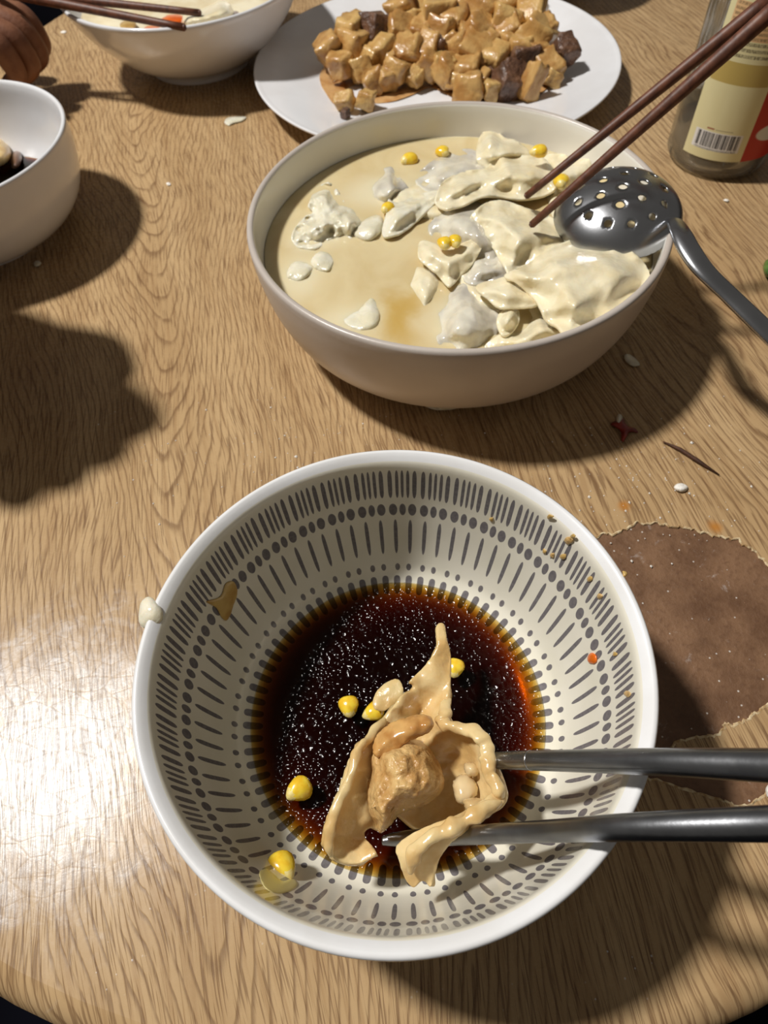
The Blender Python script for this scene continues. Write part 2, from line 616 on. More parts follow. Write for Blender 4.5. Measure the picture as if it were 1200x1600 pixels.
def soup_material():
    n = NT('milky_broth')
    co = n.coord()
    a = n.noise(co, 26, 4, 0.55, 0.6)
    b = n.noise(co, 11, 2)
    col = n.mix(n.ss(a, 0.3, 0.72), srgb(208, 187, 140), srgb(222, 206, 164))
    X, Y, Z = n.xyz(co)[0:3]
    p = at(640, 490, 0.052) - Vector((SB[0], SB[1], 0))
    ex = n.math('DIVIDE', n.math('SUBTRACT', X, p.x), 0.022)
    ey = n.math('DIVIDE', n.math('SUBTRACT', Y, p.y), 0.024)
    d = n.math('ADD', n.math('SQRT', n.math('ADD', n.math('MULTIPLY', ex, ex), n.math('MULTIPLY', ey, ey))),
               n.math('MULTIPLY', n.math('SUBTRACT', a, 0.5), 1.4))
    col = n.mix(n.math('MULTIPLY', n.math('SUBTRACT', 1.0, n.ss(d, 0.35, 1.1)), 0.85), col, srgb(196, 160, 78))
    for px, py, rx, ry in ((470, 430, 0.016, 0.024), (505, 360, 0.022, 0.022), (545, 500, 0.02, 0.016), (690, 500, 0.02, 0.02), (600, 300, 0.03, 0.02)):
        q = at(px, py, 0.05) - Vector((SB[0], SB[1], 0))
        gx = n.math('DIVIDE', n.math('SUBTRACT', X, q.x), rx)
        gy = n.math('DIVIDE', n.math('SUBTRACT', Y, q.y), ry)
        g = n.math('ADD', n.math('SQRT', n.math('ADD', n.math('MULTIPLY', gx, gx), n.math('MULTIPLY', gy, gy))), n.math('MULTIPLY', n.math('SUBTRACT', a, 0.5), 1.8))
        col = n.mix(n.math('MULTIPLY', n.math('SUBTRACT', 1.0, n.ss(g, 0.3, 1.2)), 0.6), col, srgb(236, 228, 198))
    n.set(color=col, rough=0.12, sss=0.35, spec=0.5)
    n.b.inputs['Subsurface Radius'].default_value = (1.0, 0.75, 0.4)
    n.b.inputs['Subsurface Scale'].default_value = 0.006
    n.bump(n.noise(co, 70, 2), 0.0004, 0.6)
    return n.m


# ------------------------------------------------------------------ floor and table
floor = link('floor', mesh('floor', [(-12, -12, -0.75), (12, -12, -0.75), (12, 12, -0.75), (-12, 12, -0.75)], [(0, 1, 2, 3)]), M['floor'], False)
floor['kind'] = 'structure'

TC0, TC1, TR = (0.008, 0.331), (0.02, 0.665), 0.368


def capsule(r, n=48):
    out = []
    ang = math.atan2(TC1[1] - TC0[1], TC1[0] - TC0[0])
    for k in range(n + 1):
        t = ang - PI / 2 + PI * k / n
        out.append((TC1[0] + r * math.cos(t), TC1[1] + r * math.sin(t)))
    for k in range(n + 1):
        t = ang + PI / 2 + PI * k / n
        out.append((TC0[0] + r * math.cos(t), TC0[1] + r * math.sin(t)))
    return out


table = thing('dining_table', (0.014, 0.5, -0.75), 'oval oak-grain dining table under all the dishes, its top layer torn open on one side', 'table')
VEN = 0.0009
# core with a rounded edge
rings = []
for dr, z in ((-0.001, 0.0), (0.0, -0.00008), (0.0028, -0.0008), (0.0060, -0.0028), (0.009, -0.007), (0.010, -0.012), (0.009, -0.017), (0.005, -0.022), (-0.002, -0.024)):
    rings.append([(p[0], p[1], z) for p in capsule(TR - 0.010 + dr)])
vs = [p for r_ in rings for p in r_]
nn = len(rings[0])
fs = []
for i in range(len(rings) - 1):
    for k in range(nn):
        k2 = (k + 1) % nn
        fs.append((i * nn + k, i * nn + k2, (i + 1) * nn + k2, (i + 1) * nn + k)[::-1])
fs.append(tuple(reversed(range((len(rings) - 1) * nn, len(rings) * nn))))
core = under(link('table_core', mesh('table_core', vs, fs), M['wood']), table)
# torn laminate: the hole outline, traced, with a ragged edge
hole_px = [(905, 862), (938, 836), (962, 834), (978, 826), (992, 817), (1012, 819), (1030, 818), (1052, 822), (1078, 824), (1100, 832), (1122, 838), (1150, 842),
           (1162, 850), (1180, 862), (1200, 882), (1228, 915), (1250, 960), (1256, 1010), (1246, 1060), (1226, 1085), (1204, 1099), (1190, 1110), (1180, 1113), (1170, 1122), (1158, 1127),
           (1146, 1134), (1132, 1130), (1128, 1142), (1112, 1150), (1088, 1152), (1070, 1156), (1054, 1160), (1050, 1172), (1066, 1184), (1100, 1192), (1150, 1196), (1196, 1204),
           (1214, 1222), (1196, 1240), (1180, 1252), (1162, 1259), (1140, 1254), (1110, 1246), (1072, 1234), (1034, 1222), (990, 1204), (950, 1160), (915, 1080), (900, 980)]
rs = random.Random(5)
hp = catmull(hole_px, 5)
hole = []
for i, p in enumerate(hp):
    j = 2.6
    q = at(p[0] + rs.uniform(-j, j), p[1] + rs.uniform(-j, j), 0.0)
    hole.append((q.x, q.y))
outer = capsule(TR - 0.011)
P2, T2 = poly_tri(outer, 0.03, holes=[hole])
nv = len(P2)
vs = [(p[0], p[1], 0.0) for p in P2] + [(p[0], p[1], -VEN) for p in P2]
fs = list(T2) + [tuple(i + nv for i in reversed(t)) for t in T2]
cnt = {}
for t in T2:
    for a, b in zip(t, t[1:] + t[:1]):
        cnt[(a, b)] = 1
side0 = len(fs)
for (a, b) in list(cnt):
    if (b, a) not in cnt:
        fs.append((b, a, a + nv, b + nv))
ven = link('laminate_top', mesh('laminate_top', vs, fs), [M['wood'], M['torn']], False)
oc = np.array(TC0)
for p in ven.data.polygons:
    if p.index >= side0 and p.center.x > 0.05 and p.center.y < 0.30 and math.hypot(p.center.x - TC0[0], p.center.y - TC0[1]) < TR - 0.02:
        p.material_index = 1
under(ven, table)
# ragged, slightly lifted lip around the tear
lv, lf = [], []
hn = len(hole)
cxh = sum(p[0] for p in hole) / hn; cyh = sum(p[1] for p in hole) / hn
for i, p in enumerate(hole):
    a, b = hole[i - 1], hole[(i + 1) % hn]
    tx, ty = b[0] - a[0], b[1] - a[1]
    l = math.hypot(tx, ty) or 1
    nx, ny = ty / l, -tx / l
    wv = 0.0002 + 0.0009 * max(0, noise.noise(Vector((p[0] * 160, p[1] * 160, 2)))) + rs.uniform(0, 0.0003)
    up_ = 0.0002 + 0.0009 * max(0, noise.noise(Vector((p[0] * 110, p[1] * 110, 7))))
    s_ = 1
    lv += [(p[0] - nx * 0.0006 * s_, p[1] - ny * 0.0006 * s_, 0.00005), (p[0], p[1], up_), (p[0] + nx * wv * s_, p[1] + ny * wv * s_, -0.0002), (p[0] + nx * wv * 0.6 * s_, p[1] + ny * wv * 0.6 * s_, -VEN)]
for i in range(hn):
    j = (i + 1) % hn
    for k in range(3):
        lf.append((i * 4 + k, j * 4 + k, j * 4 + k + 1, i * 4 + k + 1))
lip = under(link('torn_edge', mesh('torn_edge', lv, lf), M['torn'], False), table)
lip['label'] = 'pale ragged paper edge around the tear'
bx = [(at(px, py).x, at(px, py).y) for px, py in ((860, 770), (1320, 770), (1330, 1330), (860, 1330))]
bo = under(link('exposed_board', mesh('exposed_board', [(p[0], p[1], -VEN + 0.0002) for p in bx[::-1]] + [(p[0], p[1], -VEN - 0.004) for p in bx[::-1]],
                                      [(0, 1, 2, 3), (7, 6, 5, 4), (0, 4, 5, 1), (1, 5, 6, 2), (2, 6, 7, 3), (3, 7, 4, 0)]), M['board'], False), table)
bo['label'] = 'bare brown hardboard showing through the tear'
for lx, ly in ((-0.2, 0.2), (0.22, 0.2), (-0.18, 0.8), (0.24, 0.8)):
    under(tube('leg', [(lx, ly, -0.75), (lx, ly, -0.35), (lx, ly, -0.022)], [0.02, 0.026, 0.03], M['leg']), table)


# ------------------------------------------------------------------ dipping bowl with printed pattern
FB = (-0.0012, 0.0838)
IN_P = [(0.0775, 0.0740), (0.0753, 0.0580), (0.0727, 0.0460), (0.0690, 0.0320), (0.0652, 0.0220), (0.0620, 0.0172), (0.0565, 0.0135), (0.0480, 0.0105), (0.0330, 0.0088), (0.0, 0.0082)]
inner = smooth_profile(IN_P, 5)
lipp = [(0.0800, 0.0782), (0.0786, 0.0772), (0.0779, 0.0758)]
outp = smooth_profile([(0.0, 0.004), (0.030, 0.004), (0.0345, 0.0), (0.0375, 0.0), (0.0385, 0.005), (0.056, 0.0115), (0.0675, 0.0195), (0.0725, 0.030), (0.0768, 0.046), (0.0800, 0.062), (0.0822, 0.0745)], 4)
rimp = [(0.0831, 0.0772), (0.0829, 0.0788), (0.0821, 0.0795), (0.0810, 0.0793)]
prof = outp + rimp + lipp + inner
n_out = len(outp) + len(rimp) + len(lipp)


def arc_of(profile):
    a = [0.0]
    for p, q in zip(profile, profile[1:]):
        a.append(a[-1] + math.hypot(q[0] - p[0], q[1] - p[1]))
    return a


ARC = arc_of(prof)


def arc_at_z(z):
    for i in range(n_out, len(prof) - 1):
        if prof[i][1] >= z >= prof[i + 1][1]:
            t = (prof[i][1] - z) / max(prof[i][1] - prof[i + 1][1], 1e-9)
            return ARC[i] + t * (ARC[i + 1] - ARC[i])
    return ARC[-1]


def pattern_material():
    n = NT('printed_glaze')
    uv = n.coord('UV')
    u, v, _ = n.xyz(uv)[0:3]
    fr = n.math('FRACT', n.math('ADD', n.math('MULTIPLY', u, 36.0), 0.2))
    co = n.coord()
    wob = n.math('MULTIPLY', n.math('SUBTRACT', n.noise(co, 240, 2), 0.5), 0.25)
    rows = [  # z top, z bottom, roundness power, [(offset, half width)]
        (0.0730, 0.0572, 4, [(0.13, 0.066), (0.33, 0.050), (0.5, 0.045), (0.66, 0.050), (0.87, 0.066)]),
        (0.0540, 0.0475, 2, [(0.19, 0.135), (0.5, 0.105), (0.81, 0.135)]),
        (0.0452, 0.0262, 4, [(0.25, 0.068), (0.75, 0.068)]),
        (0.0212, 0.0182, 2, [(0.28, 0.098), (0.72, 0.098)]),
        (0.0166, 0.0124, 6, [(0.25, 0.14), (0.75, 0.14)]),
    ]
    tot = None
    for zt, zb, pw, marks in rows:
        va, vb = arc_at_z(zt), arc_at_z(zb)
        vc, hl = (va + vb) / 2, abs(vb - va) / 2
        e = n.math('POWER', n.math('ABSOLUTE', n.math('DIVIDE', n.math('SUBTRACT', v, vc), hl)), float(pw))
        e = n.math('ADD', e, wob)
        for off, hw in marks:
            d = n.math('DIVIDE', n.math('SUBTRACT', fr, off), hw)
            s = n.math('ADD', n.math('MULTIPLY', d, d), e)
            mk = n.math('SUBTRACT', 1.0, n.ss(s, 0.82, 1.12))
            tot = mk if tot is None else n.math('MAXIMUM', tot, mk)
    base = n.mix(n.ss(n.noise(co, 40, 3), 0.3, 0.7), srgb(238, 234, 220), srgb(230, 226, 209))
    ink = n.mix(n.ss(n.noise(co, 700, 2), 0.3, 0.7), srgb(112, 108, 112), srgb(126, 122, 124))
    n.set(color=n.mix(tot, base, ink), rough=0.22, coat=0.15)
    n.bump(n.noise(co, 120, 3), 0.0002, 0.5)
    return n.m


M['print'] = pattern_material()
bowl = lathe('dipping_bowl', prof, [M['ceramic'], M['print']], 160, (0, 0), lambda i: 1 if i >= n_out - 2 else 0)
bowl.location = (FB[0], FB[1], 0.0)
tag(bowl, 'white bowl printed inside with rings of grey dashes and dots, holding dark soy sauce', 'bowl')


def in_r(z):
    for a, b in zip(inner, inner[1:]):
        if a[1] >= z >= b[1]:
            t = (a[1] - z) / max(a[1] - b[1], 1e-9)
            return a[0] + t * (b[0] - a[0])
    return inner[0][0]


def on_bowl(px, py):
    """height at which a photo pixel's sight line meets the bowl's inner wall"""
    best = None
    for k in range(700):
        z = 0.0086 + k * 0.0001
        p = at(px, py, z)
        e = abs(math.hypot(p.x - FB[0], p.y - FB[1]) - in_r(z))
        if best is None or e < best[0]:
            best = (e, z)
    return best[1]


SAUCE_Z = 0.0143
sp = [(0.0, SAUCE_Z)] + [(0.012 * k, SAUCE_Z) for k in (1, 2, 3, 4)]
edge_r = in_r(SAUCE_Z)
sp += [(edge_r - 0.003, SAUCE_Z + 0.00002), (edge_r - 0.001, SAUCE_Z + 0.0002), (edge_r + 0.0006, SAUCE_Z + 0.0006)]
low = [(r_ + 0.0003, z_ - 0.0004) for r_, z_ in inner if z_ < SAUCE_Z]
sp += low[:-1] + [(0.0, low[-1][1])]


def sauce_bump(n, co):
    """domed bubbles of two sizes in patches of foam and oil"""
    fl_ = n.mapping(co, scale=(1, 1, 0.01))
    wv = n.new('ShaderNodeVectorMath', operation='ADD')
    n.put(wv.inputs[0], fl_)
    nz = n.new('ShaderNodeTexNoise'); n.put(nz.inputs['Vector'], fl_); nz.inputs['Scale'].default_value = 160
    sc_ = n.new('ShaderNodeVectorMath', operation='SCALE'); n.put(sc_.inputs[0], nz.outputs[1]); sc_.inputs['Scale'].default_value = 0.003
    n.put(wv.inputs[1], sc_.outputs[0])
    d1 = n.voronoi(wv.outputs[0], 330.0)
    d2 = n.voronoi(wv.outputs[0], 560.0)
    a = n.math('MULTIPLY', n.math('POWER', d1, 2.0), -1.25)
    b = n.math('MULTIPLY', n.math('POWER', d2, 2.0), -0.55)
    c = n.ss(n.noise(co, 75, 2), 0.45, 0.58)
    m = n.math('ADD', n.math('MULTIPLY', a, c), n.math('MULTIPLY', b, n.math('SUBTRACT', 1.0, c)))
    return m


M['sauce'] = liquid('soy_sauce', (410.0, 760.0, 1900.0), 0.15, sauce_bump, 1.28)
sauce = lathe('soy_sauce', sp[::-1], M['sauce'], 128)
sauce.location = (FB[0], FB[1], 0.0)
tag(sauce, 'dark brown soy sauce pooled in the dash-printed bowl', 'sauce')

# droplet hanging on the rim
bm = bmesh.new()
bmesh.ops.create_uvsphere(bm, u_segments=20, v_segments=14, radius=1.0)
dc = at(235, 957, 0.0778)
for v in bm.verts:
    k_ = 1.0 + 0.15 * noise.noise(v.co * 1.4)
    x_, y_, z_ = v.co
    v.co = Vector((x_ * 0.0043 * (1.0 - 0.25 * y_), y_ * 0.0054, z_ * 0.0028)) * k_
me = bpy.data.meshes.new('batter_drip')
bm.to_mesh(me)
bm.free()
dr = link('batter_drip', me, M['dough_pale'])
dr.location = dc
dr.rotation_euler = (0.15, -0.35, 0.25)
tag(dr, 'glossy cream batter drip clinging to the rim of the dash-printed bowl', 'drip')


# ------------------------------------------------------------------ corn kernels
def kernel_mesh(seed):
    bm = bmesh.new()
    bmesh.ops.create_uvsphere(bm, u_segments=18, v_segments=12, radius=1.0)
    for v in bm.verts:
        x, y, z = v.co
        t = (x + 1) / 2
        wdt = 0.62 + 0.38 * min(1, t * 1.5)
        v.co.y = y * wdt * 0.92
        v.co.z = z * (0.55 + 0.15 * t)
        v.co.x = x * 1.05 - 0.12 * max(0, x) ** 3 * (1 - y * y)
        v.co += Vector((noise.noise(v.co * 1.6 + Vector((seed, 0, 0))), noise.noise(v.co * 1.6 + Vector((0, seed, 0))), 0)) * 0.10
    me = bpy.data.meshes.new('corn_kernel')
    bm.to_mesh(me)
    bm.free()
    me.materials.append(M['corn'])
    me.materials.append(M['corn_tip'])
    for p in me.polygons:
        p.use_smooth = True
        if p.center.x < -0.62:
            p.material_index = 1
    return me


KM = [kernel_mesh(s) for s in (0, 3.3, 7.7)]
K_N = [0]


def kernel(px, py, z, size, rot, label, group, tilt=0.0):
    o = bpy.data.objects.new('corn_kernel', KM[K_N[0] % 3])
    K_N[0] += 1
    COL.objects.link(o)
    o.location = at(px, py, z)
    o.rotation_euler = (tilt, tilt * 0.6, rot)
    o.scale = (size, size, size)
    return tag(o, label, 'corn kernel', group)


GF = 'corn kernels in the dipping bowl'
kernel(545, 1103, SAUCE_Z + 0.0026, 0.0047, 1.6, 'half-sunk yellow corn kernel in the soy sauce left of the held dumpling', GF)
kernel(584, 1112, SAUCE_Z + 0.0032, 0.0046, 0.4, 'yellow corn kernel tucked under the small dough scrap beside the held dumpling', GF)
kernel(467, 1233, SAUCE_Z + 0.0034, 0.0052, 0.5, 'amber corn kernel at the left edge of the soy sauce', GF, 0.3)
kernel(711, 1043, SAUCE_Z + 0.003, 0.0044, 1.2, 'yellow corn kernel behind the pointed tip of the held dumpling', GF)
zc = on_bowl(441, 1353)
kernel(441, 1353, zc + 0.003, 0.0056, 2.2, 'bright corn kernel stuck on the printed bowl wall above the sauce', GF, 0.5)

# scraps stuck to the inner wall


def wall_scrap(name, pts, mat, label, cat, lift=0.0006, dome=0.0008, group=None, step=4):
    o = sheet(name, pts, mat, zfun=lambda x, y: on_bowl(x, y) + lift, dome=dome, dome_px=8, step=step, thick=0.0006)
    return tag(recenter(o), label, cat, group)


M['film'] = simple('amber_skin', srgb(206, 174, 106), srgb(182, 142, 76), 120, 0.3, coat=0.4)
wall_scrap('onion_scrap', [(322, 940), (345, 932), (352, 912), (366, 908), (372, 925), (366, 945), (356, 970), (346, 965), (338, 950)], M['film'], 'amber onion scrap stuck on the shaded wall of the printed bowl', 'scrap')
wall_scrap('corn_skin', [(405, 1362), (420, 1358), (440, 1376), (458, 1372), (466, 1384), (440, 1396), (415, 1388)], M['corn_tip'], 'pale corn skin under the kernel stuck on the bowl wall', 'scrap')
wall_scrap('carrot_bit', [(918, 1024), (924, 1019), (932, 1024), (932, 1036), (922, 1038), (917, 1032)], M['carrot'], 'small orange carrot bit on the lit wall of the printed bowl', 'scrap', dome=0.0014)
for i, (px, py, s) in enumerate([(888, 845, 7), (895, 838, 5), (859, 808, 5), (862, 868, 5), (880, 870, 6), (976, 896, 5), (936, 932, 5), (960, 1022, 5), (768, 812, 4), (980, 1084, 6), (921, 905, 5), (850, 862, 4)]):
    rr = random.Random(i)
    pts = [(px + s * (0.7 + 0.5 * rr.random()) * math.cos(k * 1.05), py + s * (0.7 + 0.5 * rr.random()) * math.sin(k * 1.05)) for k in range(6)]
    wall_scrap('food_crumb', pts, M['film'] if i % 3 else M['filling'], 'tiny tan food crumb stuck near the rim of the printed bowl', 'crumb', group='crumbs on the printed bowl wall', step=3)


# ------------------------------------------------------------------ held dumpling
def zoom(ox, oy, s, pts):
    return [(ox + p[0] / s, oy + p[1] / s) for p in pts]


hd = thing('open_dumpling', at(650, 1230, 0.03), 'torn-open dumpling gripped by steel chopsticks above the soy sauce, filling showing', 'dumpling')
ZB = 0.040
back = zoom(560, 960, 4.615, [(560, 75), (598, 50), (632, 78), (640, 160), (664, 250), (668, 440), (655, 560), (636, 640), (628, 720), (650, 785), (730, 815), (830, 828), (890, 870), (915, 950), (968, 1030), (945, 1075),
                               (985, 1130), (1030, 1240), (1075, 1330), (1040, 1400), (900, 1460), (740, 1500), (560, 1540), (440, 1560), (330, 1480), (200, 1400), (60, 1340), (40, 1200), (60, 1010), (20, 930), (80, 840), (180, 780), (260, 640), (330, 560), (405, 545), (402, 505), (360, 480), (450, 395), (510, 320), (562, 240), (566, 160)])
ctrl = [(690, 975, ZB + 0.002), (690, 1000, ZB + 0.003), (705, 1040, ZB - 0.002), (645, 1055, ZB + 0.002), (676, 1062, ZB + 0.003), (672, 1090, ZB - 0.004), (704, 1095, ZB + 0.002), (630, 1100, ZB + 0.004), (655, 1112, ZB - 0.006),
        (698, 1115, ZB + 0.006), (690, 1135, ZB + 0.002), (730, 1137, ZB + 0.009), (755, 1150, ZB + 0.012), (768, 1185, ZB + 0.013), (755, 1195, ZB + 0.010), (785, 1240, ZB + 0.012), (790, 1252, ZB + 0.010), (720, 1170, ZB - 0.004), (735, 1205, ZB - 0.007),
        (700, 1240, ZB - 0.013), (650, 1270, ZB - 0.015), (745, 1245, ZB - 0.004), (600, 1130, ZB + 0.002), (570, 1160, ZB + 0.004), (575, 1230, ZB - 0.004), (600, 1280, ZB - 0.010), (660, 1295, ZB - 0.014), (640, 1180, ZB - 0.008)]
under(sheet('wrapper', back, M['dough_soy'], ctrl=ctrl, thick=0.0030, step=7, rough=0.0014, rscale=130, wave=0.0012, sm=2, seed=1), hd)
left = [(600, 1118), (578, 1150), (562, 1162), (556, 1182), (545, 1210), (534, 1240), (522, 1275), (512, 1300), (510, 1318), (520, 1336), (545, 1350), (570, 1347), (589, 1335), (584, 1322), (573, 1312), (569, 1300), (582, 1292), (600, 1296), (606, 1260), (600, 1200), (608, 1150)]
ctrl = [(600, 1118, ZB + 0.003), (562, 1162, ZB + 0.010), (540, 1215, ZB + 0.011), (520, 1275, ZB + 0.009), (510, 1315, ZB + 0.006), (525, 1338, ZB + 0.001), (560, 1348, ZB - 0.002), (588, 1334, ZB), (570, 1302, ZB - 0.006), (548, 1310, ZB - 0.005), (550, 1270, ZB - 0.001), (570, 1230, ZB),
        (585, 1180, ZB + 0.005), (600, 1240, ZB - 0.004), (598, 1290, ZB - 0.008), (605, 1160, ZB + 0.003), (530, 1300, ZB + 0.0005)]
fl = under(sheet('wrapper_flap', left, M['dough_soy'], ctrl=ctrl, thick=0.0028, step=6, rough=0.0012, rscale=130, wave=0.0008, sm=2, seed=2), hd)
low = [(790, 1248), (787, 1262), (765, 1277), (745, 1290), (716, 1309), (700, 1326), (688, 1342), (682, 1364), (672, 1388), (664, 1378), (656, 1381), (646, 1389), (632, 1374), (624, 1350), (616, 1326), (630, 1309), (655, 1296), (690, 1281), (722, 1268), (745, 1254), (765, 1240), (780, 1233)]
ctrl = [(790, 1250, ZB + 0.011), (760, 1262, ZB + 0.016), (720, 1285, ZB + 0.017), (745, 1290, ZB + 0.010), (690, 1300, ZB + 0.017), (655, 1298, ZB + 0.011), (622, 1320, ZB + 0.008), (650, 1335, ZB + 0.014), (640, 1375, ZB + 0.004), (668, 1380, ZB + 0.003), (690, 1335, ZB + 0.010), (735, 1258, ZB + 0.010), (770, 1240, ZB + 0.012)]
under(sheet('wrapper_flap', low, M['dough_soy'], ctrl=ctrl, thick=0.0032, step=6, rough=0.0009, rscale=120, wave=0.0006, sm=2, seed=3), hd)


def dough_rope(name, pts, rad, seed=0):
    p = catmull([tuple(at(*q)) for q in pts], 6, closed=False)
    n_ = len(p)
    rr_ = [max(0.0004, rad * (0.82 + 0.45 * noise.noise(Vector((k * 0.33, seed, 0)))) * min(1, 0.35 + k / 5, 0.35 + (n_ - 1 - k) / 5)) for k in range(n_)]
    o = tube(name, p, rr_, M['dough_soy'], 12, 0.8)
    for v in o.data.vertices:
        v.co += Vector((noise.noise(v.co * 210), noise.noise(v.co * 210 + Vector((9, 0, 0))), noise.noise(v.co * 210 + Vector((0, 9, 0))))) * 0.0012
    return under(subsurf(o, 1), hd)


dough_rope('wrapper_rim', [(700, 1092, ZB + 0.003), (697, 1112, ZB + 0.007), (692, 1130, ZB + 0.008), (712, 1138, ZB + 0.010), (738, 1142, ZB + 0.012), (754, 1158, ZB + 0.0135), (763, 1182, ZB + 0.0135), (762, 1205, ZB + 0.013), (776, 1228, ZB + 0.013), (786, 1250, ZB + 0.012)], 0.0030, 3)
dough_rope('wrapper_rim', [(600, 1122, ZB + 0.004), (578, 1152, ZB + 0.009), (561, 1170, ZB + 0.0115), (547, 1210, ZB + 0.0115), (530, 1255, ZB + 0.010), (514, 1305, ZB + 0.007), (520, 1334, ZB + 0.002)], 0.0020, 5)
dough_rope('wrapper_rim', [(782, 1252, ZB + 0.014), (752, 1268, ZB + 0.0165), (716, 1288, ZB + 0.0175), (680, 1306, ZB + 0.017), (650, 1330, ZB + 0.0145), (640, 1362, ZB + 0.009)], 0.0030, 8)
fil = [(573, 1182), (584, 1160), (606, 1148), (640, 1150), (664, 1160), (682, 1182), (694, 1210), (695, 1232), (682, 1248), (664, 1260), (642, 1268), (622, 1276), (616, 1288), (604, 1298), (592, 1304), (586, 1288), (574, 1266), (570, 1230), (575, 1205)]
f_o = under(sheet('filling', fil, M['filling'], z=ZB - 0.004, dome=0.021, dome_px=48, thick=0.006, step=4.5, rough=0.0036, rscale=170, sm=2, seed=4), hd)
f_o['label'] = 'lumpy tan minced filling'
strip = [(580, 1172), (586, 1150), (604, 1132), (632, 1120), (660, 1114), (677, 1122), (678, 1138), (666, 1149), (642, 1158), (622, 1172), (602, 1184), (586, 1184)]
s_o = under(sheet('soy_soaked_fold', strip, M['brown_strip'], z=ZB + 0.010, dome=0.0045, dome_px=20, thick=0.004, step=4.0, rough=0.0022, sm=2, seed=5), hd)
s_o['label'] = 'brown soy-soaked fold above the filling'
for pts, zz in (([(705, 1230), (712, 1212), (730, 1208), (744, 1220), (748, 1240), (735, 1256), (714, 1256)], ZB - 0.002), ([(722, 1250), (742, 1244), (758, 1252), (752, 1268), (730, 1272)], ZB + 0.004), ([(724, 1192), (742, 1190), (752, 1206), (742, 1216), (726, 1210)], ZB + 0.001)):
    under(sheet('onion_piece', pts, M['onion'], z=zz, dome=0.005, dome_px=16, thick=0.003, step=5, rough=0.0008, seed=6), hd)
chip = sheet('dough_scrap', [(582, 1092), (592, 1075), (608, 1063), (624, 1061), (631, 1078), (628, 1092), (612, 1104), (600, 1112), (584, 1108)], M['dough_soy'], z=0.024, dome=0.0006, dome_px=8, thick=0.0010, step=4, rough=0.0016, seed=8)
tag(recenter(chip), 'small tan dough scrap floating in soy sauce just left of the held dumpling', 'dough scrap')


# ------------------------------------------------------------------ steel chopsticks
def steel_stick(pts, radii, label):
    p = [at(*q) for q in pts]
    base = thing('steel_chopstick', p[0], label, 'chopstick', 'pair of steel chopsticks')
    # groove where the textured tip ends
    path = catmull([tuple(v) for v in p], 10, closed=False)
    rad = [r_[0] for r_ in catmull([(r_,) for r_ in radii], 10, closed=False)]
    o = under(tube('shaft', path, rad, M['steel_rod'], 24), base)
    i = 12
    a, b = Vector(path[i]), Vector(path[i + 1])
    d = (b - a).normalized()
    g = under(tube('ring_groove', [a, a + d * 0.0004, a + d * 0.0008], [rad[i] * 1.0, rad[i] * 1.04, rad[i] * 1.0], M['steel'], 24), base)
    return base


steel_stick([(758, 1189, 0.0465), (800, 1188, 0.056), (1005, 1190, 0.0915), (1200, 1196, 0.112), (1420, 1204, 0.132)], [0.0024, 0.0029, 0.0035, 0.0040, 0.0044],
            'upper steel chopstick reaching over the rim of the dash-printed bowl')
steel_stick([(598, 1314, 0.030), (640, 1310, 0.034), (830, 1300, 0.066), (975, 1293, 0.0925), (1200, 1287, 0.112), (1440, 1281, 0.132)], [0.0014, 0.0026, 0.0030, 0.0034, 0.0040, 0.0044],
            'lower steel chopstick, its tip under the held dumpling')

# ------------------------------------------------------------------ serving bowl of dumpling soup
SB = (0.0519, 0.339)
s_out = smooth_profile([(0.0, 0.003), (0.066, 0.003), (0.070, 0.0), (0.0745, 0.0), (0.080, 0.003), (0.090, 0.009), (0.1010, 0.020), (0.1085, 0.036), (0.1125, 0.053), (0.1137, 0.064)], 5)
s_rim = [(0.1140, 0.0680), (0.1137, 0.0694), (0.1128, 0.0702), (0.1112, 0.0702), (0.1103, 0.0694), (0.1099, 0.0680)]
s_in = smooth_profile([(0.1096, 0.064), (0.1080, 0.050), (0.1030, 0.034), (0.0930, 0.018), (0.080, 0.0095), (0.060, 0.007), (0.0, 0.0065)], 5)
sb = lathe('serving_bowl', s_out + s_rim + s_in, [M['cream'], M['cream_in']], 128, (0, 0), lambda i: 1 if i >= len(s_out) + 4 else 0)
sb.location = (SB[0], SB[1], 0)
tag(sb, 'large warm-grey serving bowl full of dumplings in milky broth', 'bowl')
SOUP_Z = 0.0500
M['soup'] = soup_material()
sp = [(0.0, SOUP_Z)] + [(0.02 * k, SOUP_Z) for k in (1, 2, 3, 4, 5)] + [(0.1072, SOUP_Z + 0.0001), (0.1078, SOUP_Z + 0.0006), (0.1075, SOUP_Z - 0.003), (0.100, 0.0285), (0.09, 0.0165), (0.05, 0.0075), (0.0, 0.007)]
so = lathe('broth', sp[::-1], M['soup'], 96)
so.location = (SB[0], SB[1], 0)
tag(so, 'milky golden broth with an oily patch in the large serving bowl', 'soup')

Z1 = SOUP_Z


def c5(pts):
    return zoom(680, 200, 3.077, pts)


def cl(pts):
    return zoom(400, 200, 3.333, pts)


def grow(pts, k):
    cx = sum(p[0] for p in pts) / len(pts); cy = sum(p[1] for p in pts) / len(pts)
    return [(cx + (p[0] - cx) * k, cy + (p[1] - cy) * k) for p in pts]


def dumpling(pts, z, dome, label, mat='dough', dome_px=40, thick=0.0018, rough=0.0016, wave=0.0035, ctrl=None, step=6, seed=1, name='dumpling', cat='dumpling', group='dumplings in the serving bowl', power=-1, rscale=95, k=1.08):
    o = sheet(name, grow(pts, k), M[mat], z=z, ctrl=ctrl, dome=dome, dome_px=dome_px, thick=thick, step=step, rough=rough, rscale=rscale, wave=wave, sm=3, seed=seed, power=0.6 if name == 'dough_scrap' else power)
    return tag(recenter(o), label, cat, group)


